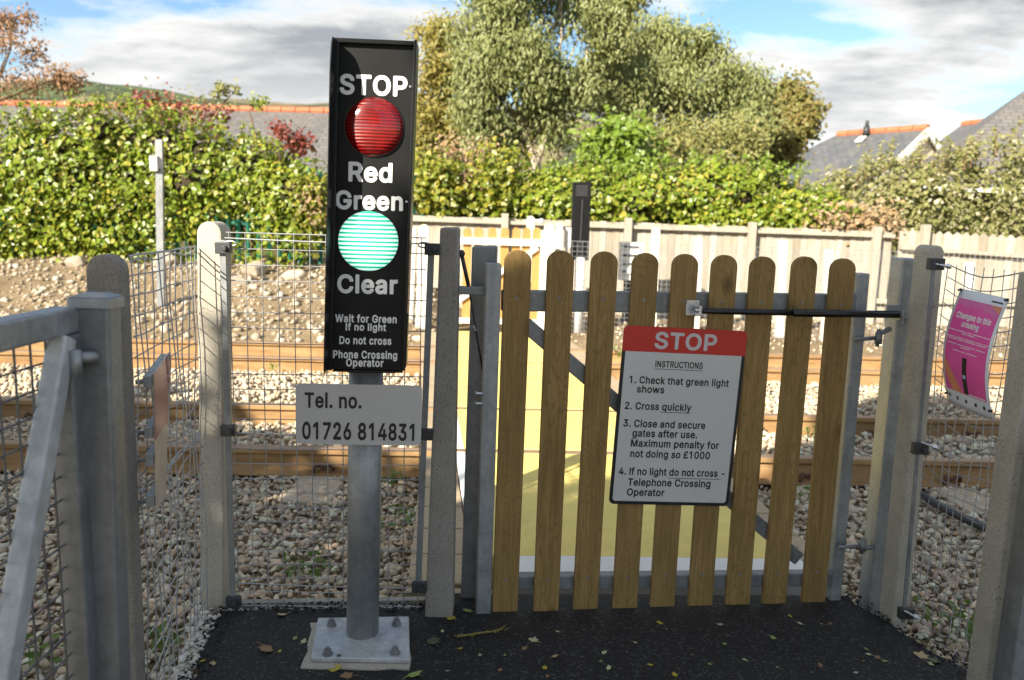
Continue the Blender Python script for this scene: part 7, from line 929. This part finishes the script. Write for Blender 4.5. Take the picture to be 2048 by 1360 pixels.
# seed head bushes at the right
cl_ = lumps_from([(1630, 420), (1680, 375), (1730, 340), (1790, 312), (1850, 318), (1900, 335), (1960, 298), (2060, 268), (2200, 250), (2420, 240)], 13.3, .6, 1.0, 15, 21, (.4, .7))
sb = ROOT('seed_head_bush', 'pale olive bushes flecked with whitish seed heads before the right slate roofs', 'bush', (7.5, 13.3, .6)); foliage('foliage', [blob_leaves(cl_, 50000, .075, .30, shell=.3, width=.7), blob_leaves(cl_, 6000, .075, .45, shell=.05, up=1.0, width=.5)], M['clematis'], sb)
shoots([(1640, 420), (1700, 365), (1760, 330), (1850, 320), (1900, 338), (1960, 302), (2060, 272)], 13.2, 60, sb, 'clematis', .55, .05)
# weeds
def weed(label, px, py, z, s_, n=24):
    c = gp(px, py, z); t = ROOT('weed', label, 'weed', tuple(c), 'weeds in the ballast'); P = np.array([c[:]]) + rng.normal(size=(n, 3)) * np.array([s_, s_, s_ * .3]) + np.array([0, 0, s_ * .6]); foliage('foliage', leaves(P, np.tile(np.array([0, -.3, 1.]), (n, 1)), rng.uniform(.6, 1.2, n) * s_ * .75, None, .6, .6), M['weed'], t)
    mb = MB(); mb.tube([c - Vector((0, 0, .03)), c + Vector((0, 0, s_))], .002, 5); obj('stems', mb, M['weed'], t)
for a in (('green weed growing against the timber edge of the crossing', 795, 965, -.1, .045), ('leafy weed in the ballast behind the grey pole, by the timber edge', 790, 1045, -.12, .06), ('weed tuft low in the ballast left of the grey pole', 590, 1140, -.13, .05), ('small weed beside the grey pole above the kerb', 640, 1145, -.13, .04), ('weed tuft inside the left mesh near the bottom of the picture', 330, 1300, -.12, .06), ('weed between rails seen between the last two pales', 1618, 870, -.1, .05), ('weed beside the timber boards seen between the last two pales', 1600, 1000, -.1, .06), ('weed at the foot of the right mesh', 1905, 1250, -.08, .06), ('weed behind the right mesh beside the concrete post', 1940, 1270, -.08, .05), ('weed at the lower left behind the steel mesh gate', 60, 1325, -.12, .06), ('weed by the far rail seen between the third and fourth pales', 1240, 710, -.02, .08), ('tiny weed by the third rail left of the signal', 545, 738, -.08, .04)): weed(*a)
# houses ------------------------------------------------------------------
def house(name, label, R0, R1, half, drop, zb, slate, gable=True, stack=None, hip0=0.0, over=.35, windows=()):
    """R0-R1 is the ridge; half the horizontal half width, drop the height from ridge to eave"""
    R0, R1 = Vector(R0), Vector(R1); R1.z = R0.z; d = (R1 - R0).normalized(); n_ = Vector((d.y, -d.x, 0)); t = ROOT(name, label, 'house', ((R0 + R1) / 2)[:2] + (zb,), 'houses beyond the fence'); ez = R0.z - drop
    E0, E1, F0, F1 = [p + n_ * s_ * half - Vector((0, 0, drop)) for p, s_ in ((R0 - d * hip0, 1), (R1, 1), (R0 - d * hip0, -1), (R1, -1))]
    me_ = bpy.data.meshes.new('roof'); th = Vector((0, 0, -.12)); V = [R0, R1, E0, E1, F0, F1]; V = V + [v + th for v in V]; Fc = [(0, 2, 3, 1), (1, 5, 4, 0), (6, 7, 9, 8), (7, 6, 10, 11), (2, 8, 9, 3), (4, 5, 11, 10), (0, 4, 10, 6), (0, 6, 8, 2), (1, 3, 9, 7), (1, 7, 11, 5)]
    if hip0: Fc += [(0, 4, 2)]
    me_.from_pydata([v[:] for v in V], [], Fc); uv = me_.uv_layers.new(name='UVMap'); sl_ = math.hypot(half, drop)
    for p in me_.polygons:
        for li in p.loop_indices: v = Vector(V[me_.loops[li].vertex_index]); uv.data[li].uv = ((v - R0).dot(d), (R0.z - v.z) / drop * sl_)
    roof = link('roof', me_, M[slate], t); mb = MB(); L = (R1 - R0).length; k_ = int(L / .45)
    for i in range(k_): a = R0 + d * L * i / k_; b = R0 + d * L * (i + .94) / k_; mb.tube([a + Vector((0, 0, -.01)), b + Vector((0, 0, -.005))], .13, 8)
    obj('ridge_tiles', mb, M['ridge'], roof)
    hw = half - over; W = [R0 + n_ * hw + d * over, R1 + n_ * hw - d * over, R1 - n_ * hw - d * over, R0 - n_ * hw + d * over]; zt = ez + drop * over / half - .14; mb = MB(); mb.loft([Vector((p.x, p.y, zb)) for p in W], [Vector((p.x, p.y, zt)) for p in W])
    if gable:
        a, b = W[1], W[2]; ap = R1 - d * over + Vector((0, 0, -.16)); mb.loft([Vector((a.x, a.y, zt)) + d * 0, Vector((b.x, b.y, zt)), ap], [Vector((a.x, a.y, zt)) - d * .1, Vector((b.x, b.y, zt)) - d * .1, ap - d * .1])
    obj('wall', mb, M['render'], t)
    if gable:
        mb = MB()
        for s_ in (1, -1): a = R1 + d * .02 - Vector((0, 0, .10)); b = R1 + d * .02 + n_ * s_ * half - Vector((0, 0, drop + .10)); mb.bar(a, b, .045, .26)
        obj('bargeboard', mb, M['white_wood'], t)
    mb = MB(); mb.bar(E0 + Vector((0, 0, -.14)) + n_ * .05, E1 + Vector((0, 0, -.14)) + n_ * .05, .1, .12); obj('gutter', mb, M['white_wood'], t)
    for f, zc, ww, hh in windows:
        p = R0.lerp(R1, f) + n_ * (hw + .02); mb = MB(); mb.box((p.x, p.y, zc), d * (ww / 2), n_ * .03, (0, 0, hh / 2)); w_ = obj('window', mb, M['white_wood'], t); mb = MB()
        for s_ in (-1, 1): q_ = p + d * s_ * ww * .24 + n_ * .02; mb.box((q_.x, q_.y, zc), d * (ww * .2), n_ * .02, (0, 0, hh * .42))
        obj('pane', mb, M['pane'], w_)
    return t, R0, R1, d, n_
r0, r1 = dp(-180, 203, 26.6), dp(850, 234, 25.8)
house('slate_bungalow', 'long slate roofed building with an orange ridge behind the ivy hedge', r0, r1, 4.2, 2.5, .3, 'slate_brown', windows=((.3, 1.1, 1.4, 1.1), (.6, 1.1, 1.4, 1.1), (.85, 1.1, 1.2, 1.1)))
r0, r1 = dp(1676, 269, 28.5), dp(1857, 264, 25.9)
h1, R0_, R1_, dd, nn_ = house('slate_bungalow', 'slate roofed bungalow with orange ridge, flue and cream gable in the middle right', r0, r1, 3.6, 2.3, .4, 'slate', hip0=2.6, over=.14, windows=((.4, 1.3, 1.4, 1.1),))
mb = MB(); fp_ = dp(1740, 300, 26.4); f_ = R0_.lerp(R1_, .38) + nn_ * .25 - Vector((0, 0, .1)); mb.tube([f_, f_ + Vector((0, 0, .28))], [.13, .09], 10); mb.tube([f_ + Vector((0, 0, .28)), f_ + Vector((0, 0, .46))], .055, 10); obj('flue', mb, M['dark'], h1, smooth=True)
mb = MB(); q_ = f_ + nn_ * .30 - Vector((0, 0, .17)); mb.box(q_, dd * .12, nn_ * .13 - Vector((0, 0, .083)), Vector((0, 0, .02))); obj('flue_flashing', mb, M['white_wood'], h1)
r1 = dp(1985, 246, 31.0); r0 = dp(1926, 248, 32.2)
house('slate_bungalow', 'slate roof with a short orange ridge partly behind the big roof at the right', r0, r1 + (r1 - r0) * 2.5, 3.9, 2.5, .4, 'slate', windows=((.5, 1.2, 1.2, 1.1),))
r0 = dp(2062, 172, 23.5)
house('slate_bungalow', 'large grey slate roof cut off by the right edge of the picture', r0, r0 + Vector((7.5, -2.4, 0)), 4.4, 3.0, .4, 'slate_brown', hip0=3.4, windows=((.3, 1.2, 1.4, 1.1),))
# unseen trees behind the viewpoint, crowns shaped to throw the shade on the path -------------------
sA, cA = math.sin(SUN_AZ), math.cos(SUN_AZ); TE = math.tan(SUN_EL)
def shade_tree(label, n, fn, base, sz):
    P = []
    while len(P) < n:
        l, h, a = fn()
        if l is None: continue
        P.append((a * sA + l * cA, a * cA - l * sA, h - TE * a))
    P = np.array(P); t = ROOT('shade_tree', label, 'tree', base, 'trees behind the viewpoint'); N = np.tile(np.array([-sA * .8, -cA * .8, .5]), (n, 1)); foliage('crown', leaves(P, N, rng.uniform(.7, 1.25, n) * sz, None, 1.1, .6), M['shade_leaf'], t); mb = MB(); b0 = Vector(base); zt = float(np.percentile(P[:, 2], 60))
    ctr = Vector(P.mean(0)); mb.tube([b0, b0.lerp(ctr, .5), ctr], [.16, .12, .07], 8)
    for p in P[:: max(1, n // 26)]: q_ = Vector(p); mb.tube([b0.lerp(ctr, U(.5, .95)), b0.lerp(ctr, .8).lerp(q_, .5) + Vector((0, 0, .1)), q_], [.05, .03, .012], 5)
    obj('trunk', mb, M['bark'], t, smooth=True)
def lit(l, h):                                                          # openings shaped into the crown so sun reaches the lit post
    for (l0, h0, rl, rh) in ((-2.42, 1.80, .16, .35),):
        if ((l - l0) / rl) ** 2 + ((h - h0) / rh) ** 2 < 1: return True
    return False
def fA():
    l, h, a = U(-1.62, 4.2), U(.15, 4.2), U(-6.6, -4.2)
    edge = -1.60 + .10 * math.sin(h * 3.1) + .05 * math.sin(h * 11)
    if l < edge or h > 4.0 + .25 * math.sin(l * 4) - max(0, l - 2.2) * .8: return None, None, None
    return l, h, a
def fB():
    l, a = U(-6.5, -1.3), U(-6.2, -4.4); top = 1.93 + .09 * math.sin(l * 6) + .05 * math.sin(l * 17) - .28 * max(0, min(1, (-2.0 - l) / .8)); h = U(.15, top)
    f = (top - h) / 1.7
    if lit(l, h) or (l < -1.95 and f < 1 and U(0, 1) > .10 + .60 * f): return None, None, None
    return l, h, a
shade_tree('tall leafy tree behind the viewpoint shading the picket gate', 24000, fA, (-2.8, -4.6, 0), .125)
shade_tree('lower leafy tree behind the viewpoint to the left shading the ballast', 12000, fB, (-6.6, -1.9, 0), .11)
